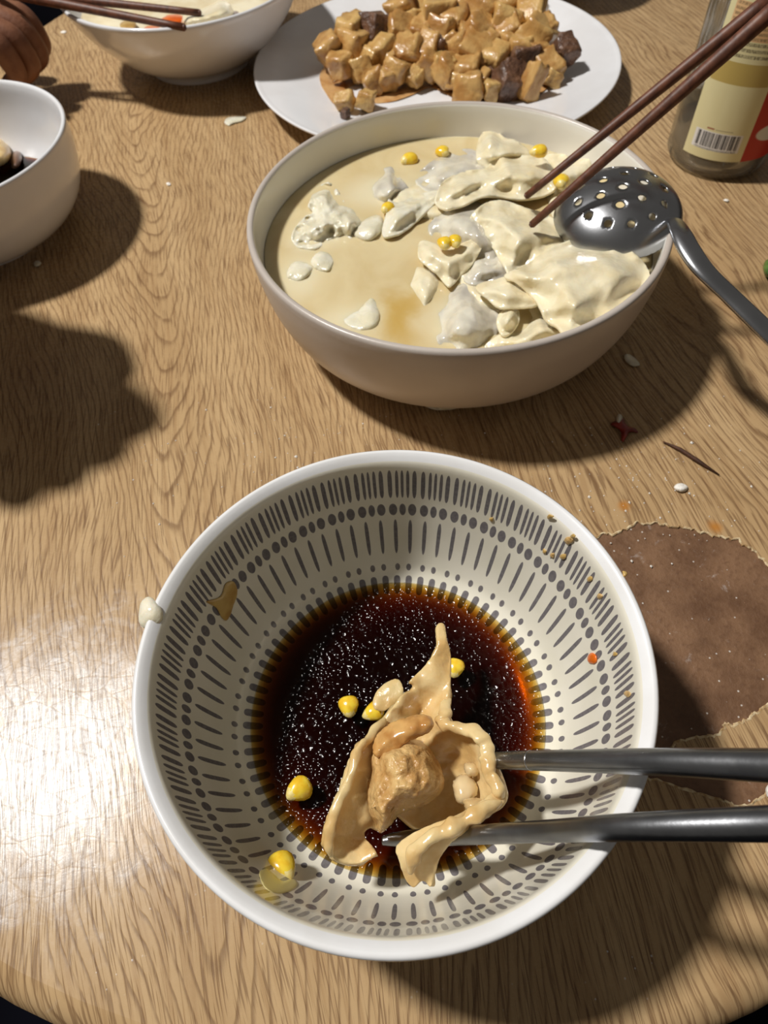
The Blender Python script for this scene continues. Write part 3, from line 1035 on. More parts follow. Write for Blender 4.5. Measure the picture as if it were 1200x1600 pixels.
# submerged pieces first
SUB = 'pale scraps showing at the broth surface'
dumpling(cl([(160, 740), (215, 690), (300, 735), (225, 800), (170, 785)]), Z1 - 0.0002, 0.003, 'pale dough scrap half sunk at the left edge of the broth', 'dough_pale', 16, seed=21, name='dough_scrap', cat='dough scrap', group=SUB, wave=0.001)
dumpling(cl([(440, 990), (530, 945), (600, 885), (640, 955), (620, 1040), (520, 1050)]), Z1 - 0.0008, 0.0030, 'sunken dumpling corner near the front wall of the serving bowl', 'dough_pale', 26, seed=22, name='dough_scrap', cat='dough scrap', group=SUB, wave=0.001)
dumpling(cl([(285, 690), (340, 640), (405, 680), (380, 745), (310, 735)]), Z1 - 0.0004, 0.0028, 'round pale scrap beside the ragged dough in the broth', 'dough_pale', 18, seed=23, name='dough_scrap', cat='dough scrap', group=SUB, wave=0.001)
dumpling(cl([(280, 400), (325, 312), (400, 302), (440, 370), (540, 435), (560, 500), (490, 585), (400, 560), (345, 605), (235, 612), (198, 562), (240, 480), (300, 440)]), Z1 - 0.001, 0.007,
         'ragged white torn dough floating at the left of the serving bowl', 'dough_pale', 26, rough=0.0038, rscale=150, step=5, seed=24, name='torn_dough', cat='dough scrap', group=None or SUB)
dumpling(cl([(500, 545), (560, 480), (640, 450), (665, 500), (640, 560), (570, 590)]), Z1 - 0.001, 0.005, 'small dough fold between the ragged dough and the triangular flap', 'dough_pale', 22, seed=25, name='dough_scrap', cat='dough scrap', group=SUB, wave=0.001)
# dumplings, back to front
UND = 'dumplings mostly sunk in the broth'
for q, (pts, lab) in enumerate([
        ([(690, 400), (720, 380), (780, 420), (830, 470), (810, 510), (750, 500), (700, 450)], 'sunken dumpling under the middle of the heap in the serving bowl'),
        ([(840, 290), (900, 280), (950, 330), (960, 390), (900, 400), (850, 350)], 'sunken dumpling beneath the upturned ladle'),
        ([(600, 290), (680, 270), (740, 300), (720, 350), (650, 360), (600, 340)], 'sunken dumpling behind the triangular dough flap'),
        ([(760, 240), (860, 250), (900, 290), (850, 320), (770, 310)], 'sunken dumpling under the long flat dumpling'),
        ([(640, 400), (690, 410), (700, 460), (660, 500), (630, 450)], 'sunken pale dumpling left of the grey one in the middle')]):
    dumpling(pts, Z1 - 0.004, 0.0065, lab, 'dough', 30, seed=60 + q, group=UND, wave=0.002, k=1.0)
dumpling(cl([(840, 262), (915, 180), (1000, 140), (1100, 112), (1200, 165), (1260, 240), (1240, 310), (1100, 330), (960, 350), (890, 315)]), Z1 + 0.001, 0.008, 'wet glistening dumpling at the back of the serving bowl', 'dough_wet', 40, seed=31)
dumpling(c5([(205, 150), (208, 70), (245, 12), (292, 8), (330, 45), (385, 60), (440, 105), (450, 150), (380, 170), (290, 190), (240, 185)]), Z1 + 0.004, 0.010, 'curled dough ear standing highest at the back of the serving bowl', 'dough', 22, seed=32,
         ctrl=None)
dumpling(c5([(530, 150), (560, 125), (640, 130), (740, 140), (790, 210), (760, 260), (690, 300), (600, 330), (540, 260)]), Z1 + 0.002, 0.009, 'yellowish dumpling behind the wooden chopsticks', 'dough', 34, seed=33)
dumpling(c5([(18, 350), (55, 255), (150, 205), (258, 188), (268, 110), (300, 90), (345, 105), (410, 135), (490, 140), (555, 200), (560, 290), (430, 335), (325, 322), (232, 318), (160, 355), (75, 378)]), Z1 + 0.007, 0.008,
         'long flat dumpling at the back, touched by the farther wooden chopstick', 'dough', 38, seed=34, wave=0.003)
dumpling(cl([(595, 350), (640, 250), (700, 190), (735, 240), (800, 318), (830, 350), (760, 360), (700, 400), (650, 400)]), Z1 - 0.001, 0.007, 'thin translucent flap left of the triangular dough in the broth', 'dough_wet', 20, seed=35, wave=0.002)
dumpling(cl([(662, 548), (688, 430), (696, 366), (740, 388), (835, 352), (930, 325), (960, 350), (885, 430), (800, 512), (735, 545)]), Z1 + 0.003, 0.006, 'pale triangular dough flap standing out of the broth', 'dough_pale', 24, seed=36, wave=0.002)
dumpling(c5([(-25, 480), (0, 440), (50, 385), (150, 352), (225, 372), (300, 430), (330, 520), (320, 620), (200, 640), (100, 600), (20, 540)]), Z1 + 0.001, 0.011, 'greyish translucent dumpling with dark filling showing, in the middle of the bowl', 'dough_wet', 44, seed=37)
dumpling(c5([(182, 438), (245, 372), (330, 355), (430, 388), (520, 415), (585, 460), (625, 530), (590, 575), (490, 625), (375, 690), (335, 650), (290, 580), (238, 518)]), Z1 + 0.008, 0.010,
         'broad cream dumpling under the tip of the nearer wooden chopstick', 'dough', 46, seed=38, wave=0.004)
dumpling(c5([(145, 690), (170, 650), (240, 625), (310, 625), (350, 700), (290, 740), (200, 750), (150, 730)]), Z1 + 0.004, 0.007, 'small grey dumpling end between the two broad dumplings', 'dough_wet', 30, seed=39)
dumpling(c5([(-75, 570), (-40, 540), (60, 575), (190, 530), (228, 545), (180, 640), (120, 700), (66, 750), (10, 690), (-60, 640)]), Z1 + 0.006, 0.006, 'folded dumpling corner with two corn kernels on it', 'dough', 26, seed=40, wave=0.003)
dumpling(c5([(0, 905), (55, 800), (150, 755), (240, 785), (292, 860), (302, 950), (255, 1045), (150, 1068), (35, 1040), (10, 970)]), Z1 - 0.001, 0.011, 'grey glistening dumpling near the front wall of the serving bowl', 'dough_wet', 42, seed=41, rough=0.0018)
dumpling(c5([(250, 1052), (325, 985), (420, 945), (470, 850), (560, 900), (640, 960), (640, 1010), (520, 1050), (390, 1078)]), Z1 + 0.002, 0.007, 'cream dumpling pressed against the front wall of the serving bowl', 'dough', 34, seed=42)
dumpling(c5([(296, 925), (325, 872), (372, 855), (405, 890), (395, 950), (330, 992)]), Z1 + 0.005, 0.008, 'small rounded dough lobe between grey and cream dumplings at the front', 'dough', 20, seed=43, wave=0.001)
dumpling(c5([(200, 758), (300, 728), (360, 712), (425, 755), (500, 830), (440, 858), (325, 862), (255, 818)]), Z1 + 0.009, 0.005, 'narrow folded dumpling edge beneath the largest dumpling', 'dough', 24, seed=44, wave=0.001)
dumpling(c5([(352, 706), (455, 662), (555, 588), (670, 548), (770, 553), (885, 580), (965, 632), (1008, 700), (1000, 755), (930, 812), (850, 885), (755, 945), (650, 985), (590, 938), (540, 905), (508, 830), (450, 782), (398, 742)]), Z1 + 0.014, 0.010,
         'largest cream dumpling resting against the wall below the upturned ladle', 'dough', 50, seed=45, wave=0.006, thick=0.0024, rough=0.0008)
GS = 'corn kernels in the serving bowl'
for px, py, z, sz, rt, lab in [
        (639, 249, 0.051, 0.0058, 0.5, 'yellow corn kernel floating near the back left wall of the serving bowl'),
        (692, 237, 0.052, 0.005, 2.0, 'corn kernel by the back wall, left of the curled dough ear'),
        (842, 236, 0.066, 0.0055, 0.2, 'corn kernel beside the back of the long flat dumpling'),
        (877, 284, 0.064, 0.0056, 1.3, 'corn kernel seen between the two wooden chopsticks'),
        (695, 380, 0.0625, 0.0046, 1.5, 'left of two corn kernels side by side on the folded dumpling corner'),
        (711, 377, 0.0625, 0.0046, 1.7, 'right of two corn kernels side by side on the folded dumpling corner'),
        (605, 325, 0.0535, 0.0045, 0.9, 'corn kernel half hidden behind the triangular dough flap')]:
    kernel(px, py, z, sz, rt, lab, GS)
pst = sheet('dough_smear', [(658, 632), (668, 627), (690, 630), (712, 628), (722, 634), (712, 640), (692, 642), (676, 641)], M['dough_pale'], z=0.0022, dome=0.0022, dome_px=6, step=4, thick=0.002, rough=0.0012, rscale=260)
tag(recenter(pst), 'white dough smear at the foot of the serving bowl', 'dough scrap')


# ------------------------------------------------------------------ wooden chopsticks and ladle
def wood_stick(a, b, r0, r1, label, group):
    a, b = Vector(a), Vector(b)
    t = thing('wooden_chopstick', a, label, 'chopstick', group)
    pts = [a.lerp(b, k / 10) for k in range(11)]
    under(tube('shaft', pts, [r0 + (r1 - r0) * k / 10 for k in range(11)], M['chop'], 12), t)
    tip = pts[0] + (pts[0] - pts[1]).normalized() * 0.0012
    under(tube('tip', [tip, pts[0]], [r0 * 0.55, r0], M['chop'], 12), t)
    return t


PW = 'wooden chopsticks over the serving bowl'
e1 = atd(1194, 6, 0.315); e2 = atd(1204, 20, 0.285)
a1 = at(823, 306, 0.066); a2 = at(831, 351, 0.069)
wood_stick(a1, a1 + (e1 - a1) * 1.05, 0.0019, 0.0037, 'farther reddish wooden chopstick dipping into the serving bowl', PW)
wood_stick(a2, a2 + (e2 - a2) * 1.05, 0.0019, 0.0037, 'nearer reddish wooden chopstick dipping into the serving bowl', PW)

lad = thing('skimmer_ladle', at(960, 345, 0.055), 'upturned steel ladle with holes, hooked over the rim of the serving bowl', 'ladle')
LR = 0.0335
lc = at(963, 344, 0.0630)
ax = Vector((-0.10, -0.10, 1.0)).normalized()
lx = Vector((1, 0, 0)); lx = (lx - ax * lx.dot(ax)).normalized(); ly = ax.cross(lx)
CAP = math.radians(82)
outl = [(CAP * math.cos(2 * PI * k / 60), CAP * math.sin(2 * PI * k / 60)) for k in range(60)]
holes = []
for rr, cnt_, ph in ((0.0, 1, 0), (0.36, 6, 0.2), (0.72, 12, 0.0)):
    for k in range(cnt_):
        t = 2 * PI * k / cnt_ + ph
        c_ = (rr * math.cos(t), rr * math.sin(t))
        holes.append([(c_[0] + 0.068 * math.cos(2 * PI * j / 16), c_[1] + 0.068 * math.sin(2 * PI * j / 16)) for j in range(16)])
P2, T2 = poly_tri(outl, 0.06, holes=holes, jitter=0.1)
vs = []
for a_, b_ in P2:
    th = math.hypot(a_, b_)
    ph = math.atan2(b_, a_)
    vs.append(lc + (lx * math.cos(ph) + ly * math.sin(ph)) * (LR * math.sin(th)) + ax * (LR * 0.62 * math.cos(th)))
cup = link('ladle_cup', mesh('ladle_cup', vs, T2), M['steel'])
m_ = cup.modifiers.new('solid', 'SOLIDIFY'); m_.thickness = 0.0009; m_.offset = -1
under(cup, lad)
hpts = [at(1036, 350, 0.0690), at(1052, 346, 0.0755), at(1063, 362, 0.0795), at(1077, 390, 0.0785), at(1100, 422, 0.0755), at(1140, 461, 0.070), at(1200, 519, 0.062), at(1300, 615, 0.046), at(1420, 730, 0.026)]
under(tube('handle', catmull([tuple(p) for p in hpts], 6, closed=False), [r_[0] for r_ in catmull([(0.0035,), (0.0042,), (0.0050,), (0.0056,), (0.0056,), (0.0054,), (0.0058,), (0.0064,), (0.007,)], 6, closed=False)], M['steel'], 16, 0.45), lad)

# ------------------------------------------------------------------ plate of stewed potatoes
PC, PRz = (0.0728, 0.634), 0.0215
PR = 0.153
pp = smooth_profile([(0.0, 0.003), (0.075, 0.003), (0.079, 0.0), (0.083, 0.0), (0.088, 0.004), (0.115, 0.0095), (0.140, 0.0165), (PR - 0.001, PRz - 0.002)], 5) + [(PR, PRz - 0.0006), (PR - 0.0004, PRz + 0.0003), (PR - 0.0015, PRz + 0.0004)] \
    + smooth_profile([(PR - 0.004, PRz - 0.0006), (0.138, 0.0185), (0.112, 0.0120), (0.094, 0.0078), (0.080, 0.0065), (0.05, 0.006), (0.0, 0.006)], 5)
pl = lathe('dinner_plate', pp, M['white'], 128)
pl.location = (PC[0], PC[1], 0)
tag(pl, 'round white plate of stewed potato cubes behind the serving bowl', 'plate')


def plate_z(x, y):
    r_ = math.hypot(x - PC[0], y - PC[1])
    if r_ < 0.085:
        return 0.0062
    if r_ < 0.112:
        return 0.0066 + (r_ - 0.085) / 0.027 * 0.0054
    return 0.012 + (r_ - 0.112) / 0.041 * 0.0092


def plate_px(px, py):
    z = 0.01
    for _ in range(8):
        p = at(px, py, z)
        z = plate_z(p.x, p.y)
    return z


M['gravy'] = simple('potato_gravy', srgb(214, 172, 118), srgb(182, 130, 76), 60, 0.15, 0.0006, 160, coat=0.5)
gv = sheet('gravy_smear', [(498, 118), (512, 100), (560, 95), (640, 110), (720, 90), (800, 100), (866, 118), (860, 135), (820, 156), (760, 162), (720, 158), (676, 138), (640, 150), (600, 162), (560, 150), (575, 130), (540, 140), (528, 165), (508, 145)], M['gravy'],
           zfun=lambda x, y: plate_px(x, y) + 0.0007, step=9, thick=0.0005, rough=0.0006, rscale=80, edge_jit=2.5)
tag(recenter(gv), 'thin brown gravy smeared on the white plate under the potatoes', 'gravy')


def chunk_mesh(seed, soft, nz):
    rs_ = random.Random(seed)
    bm = bmesh.new()
    bmesh.ops.create_cube(bm, size=1.0)
    for v in bm.verts:
        v.co += Vector((rs_.uniform(-1, 1), rs_.uniform(-1, 1), rs_.uniform(-1, 1))) * 0.14
    bmesh.ops.bevel(bm, geom=bm.edges[:] + bm.verts[:], offset=soft, segments=2, profile=0.6, affect='EDGES')
    bmesh.ops.subdivide_edges(bm, edges=bm.edges[:], cuts=1, use_grid_fill=True)
    for _k in range(3):
        bmesh.ops.smooth_vert(bm, verts=bm.verts[:], factor=0.5, use_axis_x=True, use_axis_y=True, use_axis_z=True)
    for v in bm.verts:
        v.co += v.co.normalized() * nz * noise.fractal(v.co * 2.6 + Vector((seed, seed * 2, 0)), 0.9, 2, 3)
    me = bpy.data.meshes.new('chunk')
    bm.to_mesh(me)
    bm.free()
    me.polygons.foreach_set('use_smooth', [True] * len(me.polygons))
    return me


CH = [chunk_mesh(s, 0.19, 0.16) for s in range(8)]
CHM = {}


def chunk(px, py, z, size, kind, label, cat, group=None, name='potato_chunk', rot=None, sc=(1, 1, 1), i=0):
    key = (i % 8, kind)
    if key not in CHM:
        me = CH[i % 8].copy()
        me.materials.clear()
        me.materials.append(M[kind])
        CHM[key] = me
    o = bpy.data.objects.new(name, CHM[key])
    COL.objects.link(o)
    rs_ = random.Random(i * 17 + 3)
    o.location = at(px, py, z)
    o.rotation_euler = rot or (rs_.uniform(-0.5, 0.5), rs_.uniform(-0.5, 0.5), rs_.uniform(0, 3))
    o.scale = [size * c * rs_.uniform(0.88, 1.12) for c in sc]
    return tag(o, label, cat, group)


def heap(py):
    return 0.015 + 0.024 * min(max((128 - py) / 105.0, 0), 1)


pot = [(630, 15, 40), (661, 4, 30), (694, 6, 34), (628, 48, 38), (682, 27, 38), (656, 50, 34), (691, 50, 36), (550, 50, 42), (518, 77, 34), (557, 73, 44), (597, 81, 42), (641, 81, 42), (533, 104, 32), (566, 108, 34),
       (619, 112, 34), (669, 101, 36), (694, 106, 34), (605, 124, 26), (586, 128, 30), (649, 117, 22), (540, 160, 24), (572, 157, 32), (608, 62, 22), (751, 17, 50), (792, 8, 40), (832, 21, 40), (709, 34, 38), (749, 46, 44), (786, 34, 38), (797, 67, 34),
       (793, 50, 34), (836, 56, 46), (719, 75, 34), (744, 82, 44), (774, 94, 42), (701, 108, 38), (857, 108, 36), (862, 122, 26), (730, 115, 38), (732, 138, 40), (767, 142, 28), (853, 42, 26), (760, 66, 34), (815, 78, 36), (840, 88, 34), (668, 76, 36), (712, 128, 24), (752, 128, 30),
       (640, -22, 40), (676, -26, 42), (716, -18, 42), (760, -22, 42), (800, -26, 36), (700, -52, 40), (740, -56, 40), (660, -54, 34), (775, -54, 34), (610, 88, 26), (580, 92, 30), (700, 66, 30), (735, 60, 30), (650, 30, 30), (720, 12, 34)]
GP = 'stewed potato chunks on the white plate'
special = {20: 'small pale potato wedge alone at the front left of the plate', 21: 'larger pale potato wedge at the front left of the potato heap'}
ROWS = [(-200, -10, 'beyond the top edge of the photo'), (-10, 24, 'back row'), (24, 56, 'upper middle row'), (56, 92, 'lower middle row'), (92, 200, 'front row')]
ORD = ['leftmost', 'second from left', 'third from left', 'fourth from left', 'fifth from left', 'sixth from left', 'seventh from left', 'eighth from left', 'ninth from left', 'tenth from left', 'eleventh from left', 'twelfth from left',
       'thirteenth from left', 'fourteenth from left', 'fifteenth from left', 'sixteenth from left', 'seventeenth from left', 'eighteenth from left']
rank = {}
for lo_, hi_, nm in ROWS:
    for k_, i_ in enumerate(sorted((i_ for i_, p_ in enumerate(pot) if lo_ <= p_[1] < hi_ and i_ not in special), key=lambda i_: pot[i_][0])):
        rank[i_] = (nm, ORD[min(k_, 17)])
for i, (px, py, s) in enumerate(pot):
    z = heap(py)
    d = (at(px, py, z) - Vector(_C)).dot(Vector(_fw))
    size = s * d / F_PX * 1.04
    z = max(z, plate_px(px, py) + size * 0.42)
    kind = 'potato_pale' if i % 3 == 1 or i in special else 'potato'
    if i in special:
        lab = special[i]
    else:
        adj = 'pale yellow' if kind == 'potato_pale' else 'brown-glazed'
        nm, od = rank[i]
        lab = adj + ' potato chunk of the heap, ' + nm if nm.startswith('beyond') else adj + ' potato chunk, ' + od + ' in the ' + nm + ' of the heap'
    chunk(px, py, z, size, kind, lab, 'potato', GP, i=i)
chunk(832, 128, 0.021, 0.021, 'potato', 'tall upright potato wedge at the front right of the heap', 'potato', GP, rot=(0.1, 0.35, 0.4), sc=(0.62, 0.7, 1.35), i=5)
for i, (px, py, s, lab) in enumerate([(584, 44, 44, 'dark brown meat chunk at the upper left of the potato heap'), (882, 80, 42, 'dark meat chunk at the far right end of the potato heap'),
                                       (801, 126, 50, 'large dark meat chunk at the front of the potato heap'), (818, 93, 36, 'small dark meat chunk wedged in the right of the potato heap'),
                                       (765, 122, 24, 'small dark meat scrap at the front middle of the potato heap'), (716, 6, 40, 'dark meat chunk at the top of the potato heap'), (540, 176, 14, 'tiny dark meat scrap beside the front left potato wedge'),
                                       (686, 74, 26, 'dark meat piece in the middle of the potato heap')]):
    z = heap(py) + (0.002 if s > 30 else 0)
    d = (at(px, py, z) - Vector(_C)).dot(Vector(_fw))
    size = s * d / F_PX * 0.9
    z = max(z, plate_px(px, py) + size * 0.42)
    chunk(px, py, z, size, 'meat', lab, 'meat', 'stewed meat pieces on the plate', name='meat_chunk', i=i + 1)


# ------------------------------------------------------------------ other bowls
def plain_bowl(name, c, R, zr, foot, label, mat='white', depth=0.012):
    k = R
    o_ = smooth_profile([(0.0, 0.004), (foot - 0.006, 0.004), (foot - 0.003, 0.0), (foot, 0.0), (foot + 0.002, 0.006), (foot + (k - foot) * 0.36, zr * 0.24), (foot + (k - foot) * 0.76, zr * 0.60), (k - 0.0008, zr - 0.004)], 5)
    r_ = [(k, zr - 0.0016), (k - 0.0005, zr - 0.0004), (k - 0.0016, zr), (k - 0.0028, zr - 0.0006), (k - 0.0034, zr - 0.002)]
    i_ = smooth_profile([(k - 0.0040, zr - 0.006), (foot + (k - foot) * 0.76 - 0.004, zr * 0.60), (foot + (k - foot) * 0.34 - 0.003, zr * 0.25 + 0.002), (foot * 0.7, 0.0085), (0.0, 0.0075)], 5)
    b = lathe(name, o_ + r_ + i_, M[mat], 96)
    b.location = (c[0], c[1], 0)
    tag(b, label, 'bowl')
    return b, i_


LB = (-0.272, 0.463)
lb_o = smooth_profile([(0.0, 0.004), (0.040, 0.004), (0.043, 0.0), (0.047, 0.0), (0.049, 0.005), (0.066, 0.012), (0.0775, 0.026), (0.0822, 0.045), (0.0832, 0.061)], 5)
lb_r = [(0.0838, 0.0640), (0.0834, 0.0652), (0.0822, 0.0657), (0.0810, 0.0650), (0.0804, 0.0634)]
lb_i = smooth_profile([(0.0800, 0.060), (0.0788, 0.045), (0.0735, 0.027), (0.062, 0.0145), (0.042, 0.0088), (0.0, 0.008)], 5)
lb = lathe('rice_bowl', lb_o + lb_r + lb_i, M['white'], 96)
lb.location = (LB[0], LB[1], 0)
tag(lb, 'white bowl cut off by the left edge of the photo, soy sauce inside', 'bowl')
M['soy_dark'] = liquid('soy_sauce_deep', (420.0, 900.0, 2000.0), 0.05)
lz = 0.019
ls = lathe('soy_sauce', ([(0.0, lz), (0.03, lz), (0.05, lz), (0.0668, lz)] + [(r_ + 0.0003, z_ - 0.0003) for r_, z_ in lb_i if z_ < lz])[::-1], M['soy_dark'], 64)
ls.location = (LB[0], LB[1], 0)
tag(ls, 'dark soy sauce in the white bowl at the left edge', 'sauce')
o = sheet('dumpling', [(-60, 245), (-40, 215), (-5, 208), (12, 222), (20, 240), (12, 256), (-20, 266), (-50, 262)], M['dough_soy'], z=lz + 0.002, dome=0.014, dome_px=24, thick=0.002, step=7, rough=0.001)
tag(recenter(o), 'soy-stained dumpling in the white bowl at the left edge', 'dumpling')
o = sheet('meat_bit', [(14, 250), (20, 236), (32, 236), (36, 248), (30, 262), (18, 264)], M['meat'], z=lz + 0.001, dome=0.006, dome_px=10, thick=0.002, step=5)
tag(recenter(o), 'brown meat bit beside the dumpling in the left white bowl', 'meat')

TB = (-0.137, 0.709)
tb, tbi = plain_bowl('soup_bowl', TB, 0.104, 0.066, 0.046, 'white bowl at the top left with dumpling, carrot and dark chopsticks over it')
tz = 0.046
rr = next(r_ for r_, z_ in tbi if z_ < tz)
ts = lathe('creamy_soup', ([(0.0, tz), (0.03, tz), (0.06, tz), (rr + 0.0015, tz)] + [(r_ + 0.0003, z_ - 0.0003) for r_, z_ in tbi if z_ < tz])[::-1],
           simple('creamy_soup', srgb(236, 226, 196), srgb(222, 206, 168), 50, 0.3, 0.001, 150), 64)
ts.location = (TB[0], TB[1], 0)
tag(ts, 'pale creamy soup in the top left bowl', 'soup')
o = sheet('dumpling', [(282, 34), (290, 18), (318, 12), (345, -2), (362, 8), (366, 26), (344, 36), (318, 42), (292, 42)], M['dough'], z=tz + 0.006, dome=0.014, dome_px=22, thick=0.002, step=6, rough=0.001, seed=51)
tag(recenter(o), 'pale dumpling held by dark chopsticks in the top left bowl', 'dumpling')
o = sheet('carrot_slice', [(248, 32), (262, 22), (284, 22), (290, 34), (268, 40)], M['carrot'], z=tz + 0.006, dome=0.003, dome_px=10, thick=0.003, step=6)
tag(recenter(o), 'orange carrot slice between the dark chopsticks in the top left bowl', 'carrot')
o = sheet('carrot_slice', [(222, 44), (236, 38), (252, 42), (250, 56), (228, 56)], M['carrot'], z=tz + 0.004, dome=0.003, dome_px=10, thick=0.003, step=6)
tag(recenter(o), 'red-orange carrot slice at the near rim of the top left bowl', 'carrot')
o = sheet('onion_scrap', [(186, 36), (200, 30), (214, 36), (208, 48), (192, 48)], M['film'], z=tz + 0.003, dome=0.002, dome_px=10, thick=0.001, step=6)
tag(recenter(o), 'amber onion scrap at the left inside of the top left bowl', 'scrap')
o = sheet('meat_bit', [(356, 26), (364, 16), (374, 18), (376, 28), (366, 34)], M['meat'], z=tz + 0.006, dome=0.004, dome_px=8, thick=0.002, step=5)
tag(recenter(o), 'brown meat bit right of the dumpling in the top left bowl', 'meat')
PT = 'dark chopsticks over the top left bowl'
a1 = at(312, 20, 0.066); b1 = at(108, -2, 0.0735); a2 = at(288, 43, 0.066); b2 = at(112, 9, 0.0735)
wood_stick(a1, a1 + (b1 - a1) * 1.6, 0.0024, 0.0036, 'farther dark chopstick pinching the dumpling in the top left bowl', PT)
wood_stick(a2, a2 + (b2 - a2) * 1.6, 0.0026, 0.0038, 'nearer dark chopstick crossing the rim of the top left bowl', PT)

fb, fbi = plain_bowl('rice_bowl', (0.205, 0.808), 0.070, 0.062, 0.030, 'white bowl beyond the plate at the top edge, added to throw a shadow towards the bottle')  # bowl put in only for the shade it casts at the far end


# ------------------------------------------------------------------ diners' hands
def hand(name, root, R, label, scale=1.0, closed=True):
    """fist-like hand on a forearm, one skinned surface; local +x is the pointing direction, +z the back of the hand"""
    t = thing(name, root, label, 'person')
    V, E, RAD = [], [], []

    def add(p, r, prev=None):
        V.append(p); RAD.append(r)
        if prev is not None:
            E.append((prev, len(V) - 1))
        return len(V) - 1
    w0 = add((-0.01, 0, 0), 0.026)
    a = add((-0.09, 0.0, 0.0), 0.031, w0)
    a = add((-0.18, 0.0, 0.005), 0.036, a)
    palm = add((0.03, 0.0, 0.004), 0.027, w0)
    ys = [0.027, 0.009, -0.009, -0.026]
    ln = [0.92, 1.0, 0.95, 0.78]
    for y, l in zip(ys, ln):
        k = add((0.066, y * 0.95, 0.006), 0.0125, palm)
        k1 = add((0.066 + 0.030 * l, y * 1.02, 0.000), 0.0098, k)
        k2 = add((0.066 + 0.040 * l, y * 1.0, -0.022), 0.0090, k1)
        add((0.066 + 0.022 * l, y * 0.95, -0.034), 0.0078, k2)
    m0 = add((0.022, 0.030, -0.006), 0.0135, palm)
    m1 = add((0.050, 0.046, -0.018), 0.0110, m0)
    add((0.078, 0.040, -0.026), 0.0090, m1)
    me = bpy.data.meshes.new('hand')
    me.from_pydata([R @ (Vector(v) * scale) + Vector(root) for v in V], E, [])
    o = bpy.data.objects.new('hand', me)
    COL.objects.link(o)
    me.materials.append(M['skin'])
    o.modifiers.new('skin', 'SKIN').use_smooth_shade = True
    for i, sv in enumerate(me.skin_vertices[0].data):
        sv.radius = (RAD[i] * scale, RAD[i] * scale)
        sv.use_root = (i == 0)
    subsurf(o, 2)
    under(o, t)
    pts = [R @ (Vector(p) * scale) + Vector(root) for p in ((-0.085, 0, 0), (-0.10, 0, 0), (-0.17, 0, 0.005), (-0.24, 0.0, 0.008))]
    under(tube('sleeve', pts, [0.036 * scale, 0.042 * scale, 0.048 * scale, 0.055 * scale], M['sleeve'], 20), t)
    return t


R1 = Matrix.Rotation(math.radians(-4), 3, 'Z') @ Matrix.Rotation(math.radians(8), 3, 'Y')
hand('person', Vector((-0.360, 0.655, 0.070)), R1, 'hand of a diner at the top left corner holding dark chopsticks')
R2 = Matrix.Rotation(math.radians(-48), 3, 'Z')
hand('person', Vector((-0.296, 0.352, 0.125)), R2, 'hand of a diner beyond the left edge, added out of view to throw the large shadow on the table', 1.25)  # unseen hand, posed and enlarged so its shadow covers the left side


# ------------------------------------------------------------------ sauce bottle
BC = (0.267, 0.486)
BR = 0.0358
bt = thing('sauce_bottle', (BC[0], BC[1], 0.0), 'clear glass sauce bottle with cream and red label, little brown sauce left inside', 'bottle')


def glass_material():
    n = NT('bottle_glass')
    n.t.nodes.remove(n.b)
    tr = n.new('ShaderNodeBsdfTransparent'); tr.inputs[0].default_value = srgb(246, 246, 242)
    gl = n.new('ShaderNodeBsdfGlossy'); gl.inputs['Roughness'].default_value = 0.05
    lw = n.new('ShaderNodeFresnel'); lw.inputs['IOR'].default_value = 1.5
    co = n.coord()
    bn = n.new('ShaderNodeBump'); bn.inputs['Distance'].default_value = 0.0006
    n.put(bn.inputs['Height'], n.noise(co, 40, 2))
    n.put(gl.inputs['Normal'], bn.outputs[0])
    mx = n.new('ShaderNodeMixShader')
    n.put(mx.inputs[0], n.math('ADD', n.math('MULTIPLY', lw.outputs[0], 0.6), 0.02))
    df = n.new('ShaderNodeBsdfDiffuse'); df.inputs[0].default_value = srgb(206, 198, 178)
    film = n.new('ShaderNodeMixShader')
    n.put(film.inputs[0], n.math('MULTIPLY', n.ss(n.noise(co, 30, 4), 0.2, 0.8), 0.22))
    n.t.links.new(tr.outputs[0], film.inputs[1]); n.t.links.new(df.outputs[0], film.inputs[2])
    n.t.links.new(film.outputs[0], mx.inputs[1]); n.t.links.new(gl.outputs[0], mx.inputs[2])
    n.t.links.new(mx.outputs[0], n.out.inputs['Surface'])
    return n.m


M['glass'] = glass_material()
prof_b = smooth_profile([(0.0, 0.004), (0.026, 0.004), (0.029, 0.0), (0.0325, 0.001), (BR - 0.0006, 0.006), (BR, 0.014), (BR, 0.08), (BR, 0.150), (BR - 0.004, 0.172), (0.022, 0.195), (0.0155, 0.215), (0.0145, 0.245)], 5)
inn_b = [(max(r_ - 0.0025, 0.0), z_ + 0.0025) for r_, z_ in prof_b[::-1]]
gb = lathe('glass_body', prof_b + inn_b, M['glass'], 64, BC)
under(gb, bt)
M['bottle_sauce'] = liquid('bottle_sauce', (110.0, 220.0, 420.0), 0.08)
sb_p = [(0.0, 0.026)] + [(0.016, 0.026), (BR - 0.0026, 0.026), (BR - 0.0026, 0.014), (BR - 0.0032, 0.009), (0.029, 0.0045), (0.0, 0.0068)]
under(lathe('sauce_left', sb_p[::-1], M['bottle_sauce'], 48, BC), bt)['label'] = 'brown sauce left in the bottom of the bottle'
under(lathe('cap', [(0.0, 0.262), (0.0155, 0.262), (0.0165, 0.260), (0.0165, 0.240), (0.015, 0.239)], simple('red_cap', srgb(170, 34, 24), srgb(150, 26, 18), 40, 0.4), 48, BC), bt)


